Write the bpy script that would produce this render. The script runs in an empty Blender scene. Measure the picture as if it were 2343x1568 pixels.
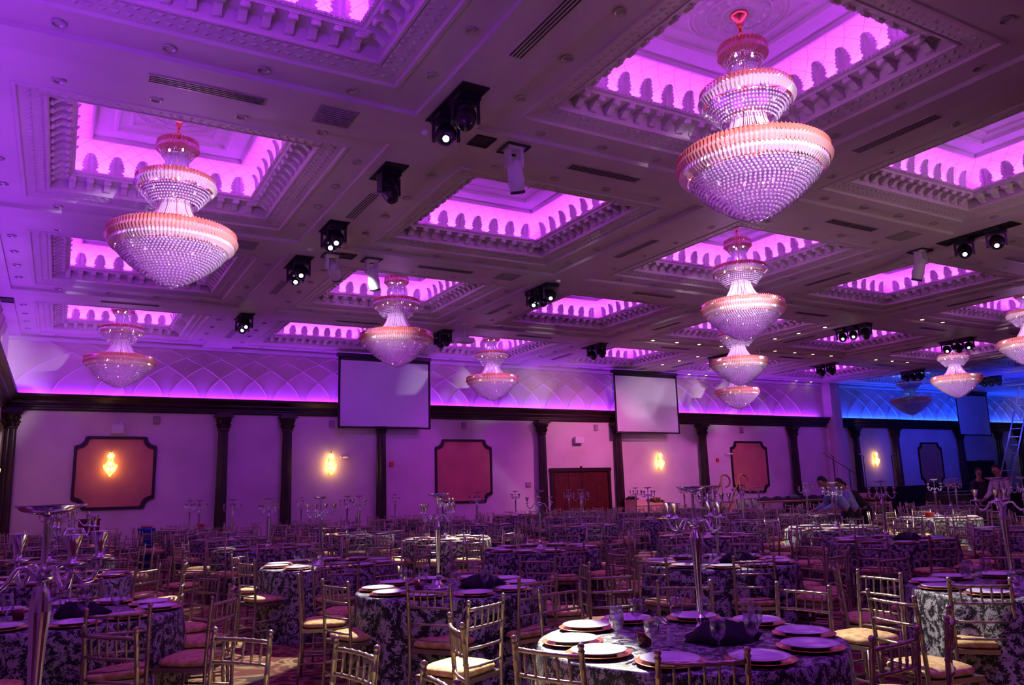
import bpy, bmesh, math, random
from math import sin, cos, pi, radians as RAD
from mathutils import Vector, Matrix, Euler
random.seed(7)
SC = bpy.context.scene
COL = SC.collection

# ------------------------------------------------------------------ camera
F_PX, YAW, PITCH, ROLL = 1808.53, 0.51864, 0.18577, -0.02873
EYE = Vector((0, 0, 1.57))
_r = Vector((cos(YAW), -sin(YAW), 0)); _f = Vector((sin(YAW)*cos(PITCH), cos(YAW)*cos(PITCH), sin(PITCH)))
_u = _r.cross(_f)
R2 = _r*cos(ROLL) + _u*sin(ROLL); U2 = -_r*sin(ROLL) + _u*cos(ROLL)
cd = bpy.data.cameras.new('camera'); cam = bpy.data.objects.new('camera', cd); COL.objects.link(cam)
m = Matrix((R2, U2, -_f)).transposed().to_4x4(); m.translation = EYE
cam.matrix_world = m
cd.sensor_width = 36.0; cd.lens = 36.0*F_PX/2343.0; cd.clip_start = 0.05; cd.clip_end = 300
SC.camera = cam
# ------------------------------------------------------------------ world, exposure
w = bpy.data.worlds.new('world'); SC.world = w; w.use_nodes = True
w.node_tree.nodes['Background'].inputs[0].default_value = (0.012, 0.006, 0.02, 1)
w.node_tree.nodes['Background'].inputs[1].default_value = 0.3
SC.view_settings.view_transform = 'Standard'; SC.view_settings.look = 'None'
SC.view_settings.gamma = 1.0; SC.view_settings.use_curve_mapping = False
SC.view_settings.exposure = 0.0
try:
    cy_ = SC.cycles; cy_.max_bounces = 8; cy_.diffuse_bounces = 3; cy_.glossy_bounces = 3; cy_.transmission_bounces = 4; cy_.transparent_max_bounces = 10
    cy_.caustics_reflective = False; cy_.caustics_refractive = False
except Exception: pass

# ------------------------------------------------------------------ layout constants (metres)
PX, PY = 5.873, 5.937           # coffer pitch
HW = 1.3785                     # half coffer opening
X0, Y0 = 2.627-HW, 7.804-HW     # centre of coffer (0,0)
ZS = 6.425                      # beam soffit
WY = 26.8                       # far wall
WX = -1.55                      # left wall
XPART = 33.55                   # folding-partition line
XR, YB = 56.0, -7.0
I0, I1, J0, J1 = 0, 8, -1, 3
def cof(i, j): return X0+PX*i, Y0+PY*j

# ------------------------------------------------------------------ lights
L_COVE = 50.0; L_WALLCOVE = 400.0; L_BLUE = 420.0
def light_obj(name, data, loc, rot=(0, 0, 0)):
    o = bpy.data.objects.new(name, data); COL.objects.link(o); o.location = loc; o.rotation_euler = rot; return o
def area(name, sx, sy, power, col):
    d = bpy.data.lights.new(name, 'AREA'); d.shape = 'RECTANGLE'; d.size = sx; d.size_y = sy; d.energy = power; d.color = col; return d
cove_x = area('cove_strip', 2.9, 0.05, L_COVE, (0.42, 0.036, 0.95))
cove_b = area('cove_strip_blue', 2.9, 0.05, L_COVE*0.35, (0.06, 0.16, 1.0))
for i in range(I0, I1):
    for j in range(J0, J1+1):
        cx, cy = cof(i, j)
        dat = cove_b if i >= 6 else cove_x
        for k in range(4):
            a = k*pi/2
            dx, dy = cos(a)*(HW+0.2), sin(a)*(HW+0.2)
            # strip lies along the side, faces straight up with a slight lean to the cove back
            light_obj('cove_strip', dat, (cx+dx, cy+dy, 6.875), (pi, 0, a+pi/2))
# violet strips behind the wall cornice
light_obj('wall_strip', area('wall_strip', XPART-WX-1.0, 0.05, L_WALLCOVE, (0.30, 0.025, 1.0)), ((WX+XPART)/2-0.3, WY-0.11, 4.66), (pi, 0, 0))
light_obj('wall_strip', area('wall_strip_blue', 20, 0.05, L_BLUE, (0.01, 0.06, 1.0)), (XPART+10.8, WY-0.11, 4.66), (pi, 0, 0))
light_obj('wall_strip', area('wall_strip_left', 30, 0.05, 300, (0.34, 0.04, 1.0)), (WX+0.17, 11.0, 4.66), (pi, 0, pi/2))
# row of added spots colouring the lower far wall, without a known fixture
def spot(name, loc, tgt, power, ang, col, blend=0.15, rad=0.05):
    d = bpy.data.lights.new(name, 'SPOT'); d.energy = power; d.spot_size = RAD(ang); d.spot_blend = blend; d.color = col; d.shadow_soft_size = rad
    o = light_obj(name, d, loc); o.rotation_euler = (Vector(tgt)-Vector(loc)).to_track_quat('-Z', 'Y').to_euler(); return o
for x, c, p in ((1, (0.26, 0.01, 1.0), 330), (7, (0.30, 0.01, 1.0), 380), (13, (0.60, 0.04, 1.0), 800), (19, (1.0, 0.22, 0.66), 2100), (25, (0.85, 0.18, 0.9), 1300), (31, (0.45, 0.06, 1.0), 520),
                (37, (0.16, 0.03, 1.0), 190), (43, (0.06, 0.01, 1.0), 170), (49, (0.05, 0.02, 1.0), 130)):
    spot('wall_fill', (x, 21.0, 6.35), (x, 26.8, 1.6), p, 75, c, 1.0, 0.3)
# added magenta fill over the tables, tied to no fixture
for x, y, p in ((4.1, 2.3, 150), (4.1, 8.2, 110), (10, 8.2, 110), (10, 14.1, 100), (16, 14.1, 90), (22, 14.1, 80), (4.1, 20, 60), (16, 20, 70), (-0.6, 5.5, 60)):
    spot('table_fill', (x, y, 6.3), (x, y+0.3, 0), p*2.1, 120, (0.28, 0.04, 1.0), 1.0, 0.25)
# white beams of the moving heads
WHT = (1.0, 0.96, 0.80)
for loc, tgt, p, a in (((4.08, 8.5, 5.9), (1.62, 3.9, 0.6), 8500, 18), ((4.08, 8.4, 5.9), (1.75, 6.5, 0.3), 2600, 12), ((4.08, 13.6, 5.9), (1.5, 9.0, 0.2), 4200, 15),
                       ((4.08, 8.5, 5.9), (4.75, 3.4, 0.6), 3200, 16), ((9.9, 8.3, 5.9), (4.9, 5.9, 0.6), 2000, 12), ((9.95, 15.8, 5.9), (6.0, 12.7, 0.7), 10000, 17),
                       ((9.95, 16.0, 5.9), (12.1, 9.6, 0.7), 7000, 13), ((15.9, 8.7, 5.9), (16.1, 10.6, 0.7), 2600, 26), ((4.08, 16.0, 5.9), (1.6, 13.5, 0.5), 1000, 16),
                       ((9.95, 15.9, 5.9), (5.2, 15.6, 0.7), 1500, 12), ((15.9, 22, 5.9), (9.0, 12.3, 0.8), 2000, 8), ((21.7, 16.0, 5.9), (16.0, 14.0, 0.8), 1500, 12)):
    spot('white_beam', loc, tgt, p, a, WHT, 0.12, 0.04)
# beams playing on the chandeliers
CB = (0.92, 0.80, 1.0)
for loc, ij, p, a in (((4.08, 2.9, 5.95), (0, 1), 15000, 13), ((4.08, 1.0, 5.95), (1, 0), 7500, 20), ((4.08, 13.6, 5.95), (1, 2), 3600, 16), ((9.95, 8.5, 5.95), (2, 1), 5500, 20),
                      ((4.08, 16.2, 5.95), (0, 3), 2600, 14), ((9.95, 16.0, 5.95), (2, 3), 2400, 14), ((15.8, 14.2, 5.95), (3, 2), 2600, 22), ((21.7, 16.0, 5.95), (4, 3), 3000, 16), ((21.7, 15.8, 5.95), (5, 2), 8000, 14), ((15.8, 8.4, 5.95), (4, 1), 9000, 14)):
    x_, y_ = cof(*ij); tgt = (x_, y_, 5.55); c = CB
    spot('chandelier_beam', loc, tgt, p, a, c, 1.0, 0.05)
# added fill spots for the ceiling, blue-violet at the left, mauve further in
spot('ceiling_fill', (WX+0.35, 3.0, 4.9), (1.5, 12.0, 6.6), 640, 110, (0.24, 0.02, 1.0), 1.0, 0.3)
spot('ceiling_fill', (0.5, -3.0, 4.2), (4.0, 8.0, 6.5), 200, 100, (0.50, 0.10, 0.85), 1.0, 0.4)
spot('ceiling_fill', (14, 3.0, 3.6), (14, 14.0, 6.6), 420, 110, (0.66, 0.40, 0.55), 1.0, 0.4)
spot('blue_fill', (40, 19.0, 3.0), (40, 24.0, 6.6), 1300, 130, (0.02, 0.03, 1.0), 1.0, 0.4)  # added fill spot that turns the far bay's ceiling blue
spot('screen_fill', (8, 18.0, 5.8), (9.9, 26.2, 5.1), 620, 34, (0.32, 0.08, 1.0), 0.9, 0.3)  # added spots that tint the two projection screens
spot('screen_fill', (20, 18.0, 5.8), (21.9, 26.2, 5.0), 620, 30, (0.85, 0.42, 0.80), 0.9, 0.3)
spot('cove_fill', (17, 21.0, 5.2), (17.2, 26.7, 5.4), 300, 42, (1.0, 0.50, 0.50), 1.0, 0.3)  # added warm spot making the patch of light on the upper wall

# ------------------------------------------------------------------ materials
def mat(name, col=(0.8, 0.8, 0.8), rough=0.5, metal=0.0, **kw):
    m = bpy.data.materials.new(name); m.use_nodes = True
    b = m.node_tree.nodes['Principled BSDF']
    b.inputs['Base Color'].default_value = (*col, 1); b.inputs['Roughness'].default_value = rough; b.inputs['Metallic'].default_value = metal
    for k, v in kw.items(): b.inputs[k].default_value = v
    return m
def nd(m, t, **kw):
    n = m.node_tree.nodes.new(t)
    for k, v in kw.items(): setattr(n, k, v)
    return n
def lk(m, a, b): m.node_tree.links.new(a, b)
def mottled(name, c1, c2, scale, rough=0.6, metal=0.0, bump=0.0, bscale=None, coord='Object', detail=4.0):
    m = mat(name, c1, rough, metal); b = m.node_tree.nodes['Principled BSDF']
    tc = nd(m, 'ShaderNodeTexCoord'); n = nd(m, 'ShaderNodeTexNoise'); n.inputs['Scale'].default_value = scale; n.inputs['Detail'].default_value = detail
    cr = nd(m, 'ShaderNodeValToRGB'); cr.color_ramp.elements[0].position = 0.35; cr.color_ramp.elements[1].position = 0.65
    cr.color_ramp.elements[0].color = (*c1, 1); cr.color_ramp.elements[1].color = (*c2, 1)
    lk(m, tc.outputs[coord], n.inputs['Vector']); lk(m, n.outputs['Fac'], cr.inputs[0]); lk(m, cr.outputs[0], b.inputs['Base Color'])
    if bump:
        n2 = nd(m, 'ShaderNodeTexNoise'); n2.inputs['Scale'].default_value = bscale or scale*8; n2.inputs['Detail'].default_value = 6
        bp = nd(m, 'ShaderNodeBump'); bp.inputs['Strength'].default_value = bump; bp.inputs['Distance'].default_value = 0.02
        lk(m, tc.outputs[coord], n2.inputs['Vector']); lk(m, n2.outputs['Fac'], bp.inputs['Height']); lk(m, bp.outputs[0], b.inputs['Normal'])
    return m
def emit(name, col, st):
    m = mat(name, (0, 0, 0), 0.5); b = m.node_tree.nodes['Principled BSDF']
    b.inputs['Emission Color'].default_value = (*col, 1); b.inputs['Emission Strength'].default_value = st; return m

M = {}
M['plaster'] = mottled('ceiling_plaster', (0.60, 0.53, 0.50), (0.69, 0.62, 0.59), 0.8, 0.55, bump=0.05, bscale=14)
M['wall'] = mottled('faux_plaster_wall', (0.62, 0.52, 0.50), (0.72, 0.62, 0.60), 0.9, 0.6, bump=0.06, bscale=9)
M['panel'] = mottled('terracotta_panel', (0.44, 0.17, 0.11), (0.54, 0.21, 0.14), 1.6, 0.6, bump=0.05, bscale=20)
M['wood'] = mottled('dark_mahogany', (0.012, 0.004, 0.003), (0.028, 0.008, 0.006), 5, 0.42)
M['door_wood'] = mottled('red_brown_door', (0.06, 0.010, 0.008), (0.10, 0.018, 0.012), 6, 0.35)
M['black'] = mat('matte_black', (0.008, 0.008, 0.009), 0.7)
M['blackgloss'] = mat('black_housing', (0.012, 0.012, 0.014), 0.3)
M['whiteplastic'] = mat('white_plastic', (0.75, 0.72, 0.72), 0.35)
M['metalgrey'] = mat('brushed_grille', (0.55, 0.52, 0.50), 0.35, 0.8)
M['grille_dark'] = mat('grille_slot_dark', (0.02, 0.018, 0.02), 0.6)
M['vent'] = mottled('painted_vent_grille', (0.30, 0.25, 0.24), (0.36, 0.30, 0.29), 3, 0.6)
M['screen'] = mottled('projection_fabric', (0.62, 0.60, 0.62), (0.68, 0.66, 0.67), 1.2, 0.8)
M['lens'] = emit('lens_on', (0.75, 1.0, 0.85), 9.0)
M['lamp'] = emit('warm_downlight', (1.0, 0.72, 0.34), 14.0)
M['sconce'] = emit('glowing_amber_drops', (1.0, 0.52, 0.07), 6.0)
M['sconce_core'] = emit('amber_lamp_core', (1.0, 0.70, 0.22), 30.0)
M['bulb'] = emit('chandelier_bulb', (1.0, 0.90, 1.0), 9.0)
M['gold'] = mat('polished_gold', (0.85, 0.35, 0.12), 0.22, 1.0)
M['silver'] = mat('polished_silver', (0.80, 0.78, 0.82), 0.14, 1.0)
M['chair'] = mat('champagne_resin', (0.42, 0.355, 0.25), 0.28, 0.75)
M['cushion'] = mottled('ivory_gold_damask', (0.55, 0.33, 0.09), (0.82, 0.62, 0.26), 22, 0.7, bump=0.15, bscale=40)
M['cushion_red'] = mottled('burgundy_cushion', (0.34, 0.05, 0.05), (0.5, 0.14, 0.10), 22, 0.7, bump=0.15, bscale=40)
M['plate'] = mat('white_china', (0.86, 0.85, 0.84), 0.12)
M['charger'] = mat('copper_charger', (0.80, 0.26, 0.10), 0.25, 0.75)
M['napkin'] = mottled('black_napkin', (0.004, 0.004, 0.006), (0.012, 0.010, 0.016), 10, 0.8)
M['cloth_white'] = mat('salt_white', (0.8, 0.78, 0.8), 0.4)
M['ladder'] = mat('ladder_aluminium', (0.75, 0.55, 0.5), 0.4, 0.5)
M['brass'] = mat('brass_rail', (0.55, 0.36, 0.12), 0.3, 0.9)
M['skin'] = mat('skin', (0.35, 0.18, 0.11), 0.55)
M['hair'] = mat('hair', (0.008, 0.006, 0.005), 0.6)
M['shirt_blue'] = mottled('blue_print_shirt', (0.20, 0.26, 0.50), (0.34, 0.40, 0.62), 14, 0.8)
M['shirt_white'] = mat('white_shirt', (0.62, 0.58, 0.60), 0.8)
M['shirt_dark'] = mat('dark_shirt', (0.015, 0.013, 0.018), 0.8)
M['trouser'] = mat('dark_trousers', (0.012, 0.012, 0.016), 0.8)
M['pinkbox'] = mottled('peach_carton', (0.62, 0.36, 0.26), (0.70, 0.42, 0.30), 3, 0.7)
M['stage_top'] = mottled('stage_deck', (0.30, 0.15, 0.09), (0.40, 0.22, 0.13), 4, 0.5)
M['redbox'] = mat('red_plastic', (0.7, 0.04, 0.02), 0.4)
M['bluebin'] = mat('blue_plastic', (0.02, 0.10, 0.5), 0.4)
M['darkred'] = mat('dark_red_board', (0.16, 0.02, 0.02), 0.6)
M['leafy'] = mottled('dry_leaves', (0.20, 0.10, 0.02), (0.4, 0.22, 0.05), 20, 0.8)
M['eye'] = mat('eye_dark', (0.01, 0.01, 0.01), 0.2)

# cove lining: plaster with the thin lattice joints pressed into it
m = M['cove'] = mat('cove_lining', (0.82, 0.74, 0.72), 0.6)
b = m.node_tree.nodes['Principled BSDF']; tc = nd(m, 'ShaderNodeTexCoord'); sx = nd(m, 'ShaderNodeSeparateXYZ'); lk(m, tc.outputs['UV'], sx.inputs[0])
def mth(m, op, a, bb=None, v=None):
    n = nd(m, 'ShaderNodeMath', operation=op)
    for k, s in ((0, a), (1, bb)):
        if s is None: continue
        if isinstance(s, (int, float)): n.inputs[k].default_value = s
        else: lk(m, s, n.inputs[k])
    return n.outputs[0]
ln = []
for sg in (1, -1):
    q = mth(m, 'ADD', sx.outputs[0], mth(m, 'MULTIPLY', sx.outputs[1], sg*1.0))
    q = mth(m, 'ABSOLUTE', mth(m, 'SUBTRACT', mth(m, 'FRACT', mth(m, 'MULTIPLY', q, 3.4)), 0.5))
    ln.append(mth(m, 'LESS_THAN', q, 0.018))
mx = nd(m, 'ShaderNodeMix', data_type='RGBA'); lk(m, mth(m, 'MAXIMUM', ln[0], ln[1]), mx.inputs[0])
mx.inputs[6].default_value = (0.82, 0.74, 0.72, 1); mx.inputs[7].default_value = (0.42, 0.34, 0.34, 1); lk(m, mx.outputs[2], b.inputs['Base Color'])

# patterned ballroom carpet
m = M['carpet'] = mat('ballroom_carpet', (0.3, 0.05, 0.03), 0.95); b = m.node_tree.nodes['Principled BSDF']
tc = nd(m, 'ShaderNodeTexCoord'); n1 = nd(m, 'ShaderNodeTexNoise'); n1.inputs['Scale'].default_value = 1.3; n1.inputs['Detail'].default_value = 3; n1.inputs['Distortion'].default_value = 2.5
lk(m, tc.outputs['Object'], n1.inputs[0]); vo = nd(m, 'ShaderNodeTexVoronoi'); vo.inputs['Scale'].default_value = 2.6; lk(m, tc.outputs['Object'], vo.inputs['Vector'])
s_ = mth(m, 'ADD', n1.outputs[0], mth(m, 'MULTIPLY', mth(m, 'SINE', mth(m, 'MULTIPLY', vo.outputs['Distance'], 22.0)), 0.07))
cr = nd(m, 'ShaderNodeValToRGB'); e = cr.color_ramp.elements; e[0].position = 0.40; e[0].color = (0.16, 0.018, 0.012, 1); e[1].position = 0.47; e[1].color = (0.30, 0.17, 0.06, 1)
x = e.new(0.54); x.color = (0.42, 0.28, 0.11, 1); x = e.new(0.60); x.color = (0.13, 0.015, 0.012, 1); x = e.new(0.66); x.color = (0.05, 0.02, 0.015, 1)
lk(m, s_, cr.inputs[0]); lk(m, cr.outputs[0], b.inputs['Base Color'])
nf = nd(m, 'ShaderNodeTexNoise'); nf.inputs['Scale'].default_value = 180; bp = nd(m, 'ShaderNodeBump'); bp.inputs['Strength'].default_value = 0.35; bp.inputs['Distance'].default_value = 0.01
lk(m, tc.outputs['Object'], nf.inputs[0]); lk(m, nf.outputs[0], bp.inputs['Height']); lk(m, bp.outputs[0], b.inputs['Normal'])

# black and white damask cloth
def damask(name, scale, thr, light=(0.40, 0.38, 0.40)):
    m = mat(name, light, 0.55); b = m.node_tree.nodes['Principled BSDF']
    tc = nd(m, 'ShaderNodeTexCoord'); nz = nd(m, 'ShaderNodeTexNoise'); nz.inputs['Scale'].default_value = scale*0.9; nz.inputs['Detail'].default_value = 2
    lk(m, tc.outputs['UV'], nz.inputs[0])
    mp = nd(m, 'ShaderNodeMix', data_type='VECTOR'); mp.inputs[0].default_value = 0.10
    lk(m, tc.outputs['UV'], mp.inputs[4]); lk(m, nz.outputs['Color'], mp.inputs[5])
    vo = nd(m, 'ShaderNodeTexVoronoi'); vo.inputs['Scale'].default_value = scale; vo.inputs['Randomness'].default_value = 0.55; lk(m, mp.outputs[1], vo.inputs['Vector'])
    v2 = nd(m, 'ShaderNodeTexVoronoi'); v2.inputs['Scale'].default_value = scale*3.1; lk(m, mp.outputs[1], v2.inputs['Vector'])
    n2 = nd(m, 'ShaderNodeTexNoise'); n2.inputs['Scale'].default_value = scale*2.2; n2.inputs['Detail'].default_value = 3; n2.inputs['Distortion'].default_value = 1.6; lk(m, tc.outputs['UV'], n2.inputs[0])
    ring = mth(m, 'SINE', mth(m, 'MULTIPLY', vo.outputs['Distance'], 15.0))
    curl = mth(m, 'SINE', mth(m, 'MULTIPLY', n2.outputs[0], 44.0)); pet = mth(m, 'SINE', mth(m, 'MULTIPLY', v2.outputs['Distance'], 13.0))
    s = mth(m, 'ADD', mth(m, 'MULTIPLY', ring, 0.8), mth(m, 'MULTIPLY', curl, 0.75)); s = mth(m, 'ADD', s, mth(m, 'MULTIPLY', pet, 0.45))
    g = mth(m, 'GREATER_THAN', s, thr)
    mx = nd(m, 'ShaderNodeMix', data_type='RGBA'); lk(m, g, mx.inputs[0]); mx.inputs[6].default_value = (*light, 1); mx.inputs[7].default_value = (0.006, 0.005, 0.010, 1)
    lk(m, mx.outputs[2], b.inputs['Base Color']); return m
M['damask'] = damask('damask_scroll', 7.0, -0.12)
M['damask_big'] = damask('damask_flower', 4.6, -0.15)

# crystals: a share of clear passing, a share of gloss, a share of lit body
def crystal(name, col, tr, gl, rough=0.12):
    m = bpy.data.materials.new(name); m.use_nodes = True; nt = m.node_tree; nt.nodes.clear()
    o = nt.nodes.new('ShaderNodeOutputMaterial'); a = nt.nodes.new('ShaderNodeBsdfTransparent'); a.inputs[0].default_value = (*[min(1, c*1.05) for c in col], 1)
    g = nt.nodes.new('ShaderNodeBsdfGlossy'); g.inputs[0].default_value = (1, 0.96, 1, 1); g.inputs['Roughness'].default_value = rough
    t = nt.nodes.new('ShaderNodeBsdfTranslucent'); t.inputs[0].default_value = (*col, 1); d = nt.nodes.new('ShaderNodeBsdfDiffuse'); d.inputs[0].default_value = (*col, 1)
    m1 = nt.nodes.new('ShaderNodeMixShader'); m1.inputs[0].default_value = 0.5; nt.links.new(t.outputs[0], m1.inputs[1]); nt.links.new(d.outputs[0], m1.inputs[2])
    m2 = nt.nodes.new('ShaderNodeMixShader'); m2.inputs[0].default_value = gl; nt.links.new(m1.outputs[0], m2.inputs[1]); nt.links.new(g.outputs[0], m2.inputs[2])
    m3 = nt.nodes.new('ShaderNodeMixShader'); m3.inputs[0].default_value = tr; nt.links.new(m2.outputs[0], m3.inputs[1]); nt.links.new(a.outputs[0], m3.inputs[2])
    nt.links.new(m3.outputs[0], o.inputs[0]); return m
M['amber'] = crystal('coral_crystal', (0.80, 0.25, 0.17), 0.02, 0.26)
M['coral_mid'] = crystal('coral_pink_crystal', (0.90, 0.46, 0.40), 0.02, 0.28)
M['pale'] = crystal('pale_crystal', (0.96, 0.76, 0.76), 0.02, 0.34)
M['crystal'] = crystal('clear_crystal', (0.97, 0.90, 1.0), 0.04, 0.50, 0.10)
M['liner'] = crystal('added_liner', (0.36, 0.20, 0.36), 0.40, 0.06, 0.3)
M['strand'] = crystal('bead_strand', (0.86, 0.74, 0.90), 0.14, 0.35, 0.15)
# thin goblet glass
m = M['glass'] = bpy.data.materials.new('goblet_glass'); m.use_nodes = True; nt = m.node_tree; nt.nodes.clear()
o = nt.nodes.new('ShaderNodeOutputMaterial'); a = nt.nodes.new('ShaderNodeBsdfTransparent'); a.inputs[0].default_value = (0.93, 0.93, 0.95, 1)
g = nt.nodes.new('ShaderNodeBsdfGlossy'); g.inputs['Roughness'].default_value = 0.05; lw = nt.nodes.new('ShaderNodeLayerWeight'); lw.inputs[0].default_value = 0.32
mx = nt.nodes.new('ShaderNodeMixShader'); nt.links.new(lw.outputs['Facing'], mx.inputs[0]); nt.links.new(a.outputs[0], mx.inputs[1]); nt.links.new(g.outputs[0], mx.inputs[2]); nt.links.new(mx.outputs[0], o.inputs[0])

# ------------------------------------------------------------------ mesh builder
class MB:
    def __init__(s): s.v = []; s.f = []; s.mi = []; s.sm = []; s.uv = {}
    def add(s, vs, fs, mi=0, smooth=False):
        n = len(s.v); s.v += [tuple(p) for p in vs]; s.f += [tuple(i+n for i in f) for f in fs]; s.mi += [mi]*len(fs); s.sm += [smooth]*len(fs); return n
    def box(s, c, d, mi=0, rot=None):
        x, y, z = d[0]/2, d[1]/2, d[2]/2
        vs = [Vector(p) for p in ((-x,-y,-z),(x,-y,-z),(x,y,-z),(-x,y,-z),(-x,-y,z),(x,-y,z),(x,y,z),(-x,y,z))]
        if rot is not None:
            R = rot if isinstance(rot, Matrix) else Euler(rot).to_matrix(); vs = [R@p for p in vs]
        c = Vector(c); s.add([p+c for p in vs], [(0,3,2,1),(4,5,6,7),(0,1,5,4),(1,2,6,5),(2,3,7,6),(3,0,4,7)], mi)
    def lathe(s, prof, n=16, c=(0,0,0), mi=0, smooth=True, flute=None, cap=True):
        vs = []; fs = []
        for (r, z) in prof:
            for k in range(n):
                a = 2*pi*k/n; rr = r
                if flute and k % 2: rr = r*(1-flute)
                vs.append((c[0]+rr*cos(a), c[1]+rr*sin(a), c[2]+z))
        for q in range(len(prof)-1):
            for k in range(n):
                k2 = (k+1) % n; fs.append((q*n+k, q*n+k2, (q+1)*n+k2, (q+1)*n+k))
        if cap:
            if prof[0][0] > 1e-4: fs.append(tuple(range(n))[::-1])
            if prof[-1][0] > 1e-4: fs.append(tuple((len(prof)-1)*n+k for k in range(n)))
        s.add(vs, fs, mi, smooth)
    def tube(s, pts, rad, n=8, mi=0, smooth=True):
        pts = [Vector(p) for p in pts]; m = len(pts); rr = rad if isinstance(rad, (list, tuple)) else [rad]*m
        vs = []; fs = []; up = None
        for i, p in enumerate(pts):
            t = (pts[min(i+1, m-1)]-pts[max(i-1, 0)]).normalized()
            if up is None:
                up = Vector((0, 0, 1)) if abs(t.z) < 0.9 else Vector((1, 0, 0))
            a = (up - t*up.dot(t)).normalized(); b_ = t.cross(a); up = a
            for k in range(n):
                q = 2*pi*k/n; vs.append(p+(a*cos(q)+b_*sin(q))*rr[i])
        for i in range(m-1):
            for k in range(n):
                k2 = (k+1) % n; fs.append((i*n+k, i*n+k2, (i+1)*n+k2, (i+1)*n+k))
        fs.append(tuple(range(n))[::-1]); fs.append(tuple((m-1)*n+k for k in range(n)))
        s.add(vs, fs, mi, smooth)
    def ball(s, c, r, n=8, mi=0, sc=(1, 1, 1)):
        h = max(3, n//2); prof = [(max(1e-5, r*sin(pi*k/h)), -r*cos(pi*k/h)) for k in range(h+1)]
        i0 = len(s.v); s.lathe(prof, n, (0, 0, 0), mi, True, cap=False)
        for k in range(i0, len(s.v)):
            v = s.v[k]; s.v[k] = (c[0]+v[0]*sc[0], c[1]+v[1]*sc[1], c[2]+v[2]*sc[2])
    def prism(s, poly, y0, y1, mi=0, axis='y'):
        n = len(poly); f = {'y': lambda p, t: (p[0], t, p[1]), 'x': lambda p, t: (t, p[0], p[1]), 'z': lambda p, t: (p[0], p[1], t)}[axis]
        vs = [f(p, y0) for p in poly]+[f(p, y1) for p in poly]
        fs = [(k, (k+1) % n, n+(k+1) % n, n+k) for k in range(n)]+[tuple(range(n))[::-1], tuple(range(n, 2*n))]
        s.add(vs, fs, mi)
    def mesh(s, name, mats, recalc=True):
        me = bpy.data.meshes.new(name); me.from_pydata(s.v, [], s.f)
        for m in (mats if isinstance(mats, (list, tuple)) else [mats]): me.materials.append(M[m] if isinstance(m, str) else m)
        me.polygons.foreach_set('material_index', s.mi); me.polygons.foreach_set('use_smooth', s.sm)
        if recalc:
            bm = bmesh.new(); bm.from_mesh(me); bmesh.ops.recalc_face_normals(bm, faces=bm.faces); bm.to_mesh(me); bm.free()
        me.update(); return me
def link(name, data, parent=None, loc=(0, 0, 0), rot=(0, 0, 0), **props):
    o = bpy.data.objects.new(name, data); COL.objects.link(o); o.location = loc; o.rotation_euler = rot
    if parent is not None: o.parent = parent
    for k, v in props.items(): o[k] = v
    return o
def thing(name, data, label, cat, loc=(0, 0, 0), rot=(0, 0, 0), group=None):
    o = link(name, data, None, loc, rot, label=label, category=cat)
    if group: o['group'] = group
    return o
def struct(name, data, loc=(0, 0, 0), rot=(0, 0, 0)): return link(name, data, None, loc, rot, kind='structure')
def copy_tree(o, loc=None, rot=None, parent=None):
    c = o.copy(); COL.objects.link(c)
    if parent is not None: c.parent = parent
    if loc is not None: c.location = loc
    if rot is not None: c.rotation_euler = rot
    for ch in KIDS.get(o.name, ()): copy_tree(ch, parent=c)
    return c
KIDS = {}
def part(name, data, parent, loc=(0, 0, 0), rot=(0, 0, 0), **kw):
    o = link(name, data, parent, loc, rot, **kw); KIDS.setdefault(parent.name, []).append(o); return o

# ------------------------------------------------------------------ room shell
b_ = MB(); b_.box(((WX+XR)/2, (YB+WY)/2, -0.05), (XR-WX+0.6, WY-YB+0.6, 0.1)); struct('floor', b_.mesh('floor', 'carpet'))
b_ = MB(); b_.box(((WX+XR)/2, WY+0.1, 3.8), (XR-WX+0.6, 0.2, 7.8)); wall_far = struct('wall_far', b_.mesh('wall_far', 'wall'))
b_ = MB(); b_.box((WX-0.1, (YB+WY)/2, 3.8), (0.2, WY-YB, 7.8)); wall_left = struct('wall_left', b_.mesh('wall_left', 'wall'))
b_ = MB(); b_.box((XR+0.1, (YB+WY)/2, 3.8), (0.2, WY-YB, 7.8)); struct('wall_right', b_.mesh('wall_right', 'wall'))
b_ = MB(); b_.box(((WX+XR)/2, YB-0.1, 3.8), (XR-WX+0.4, 0.2, 7.8)); struct('wall_back', b_.mesh('wall_back', 'wall'))
# ceiling: roof slab, flat margins outside the coffer field, coffers as its parts
b_ = MB(); b_.box(((WX+XR)/2, (YB+WY)/2, 7.65), (XR-WX, WY-YB, 0.1))
xl = X0-PX/2; yb = Y0+PY*(J0-0.5); xr = X0+PX*(I1-0.5); yt = Y0+PY*(J1+0.5)
b_.box(((xl+xr)/2, (YB+yb)/2, ZS+0.05), (xr-xl, yb-YB, 0.1))
if xr < XR: b_.box(((xr+XR)/2, (YB+WY)/2, ZS+0.05), (XR-xr, WY-YB, 0.1))
ceiling = struct('ceiling', b_.mesh('ceiling', 'plaster'))

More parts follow.
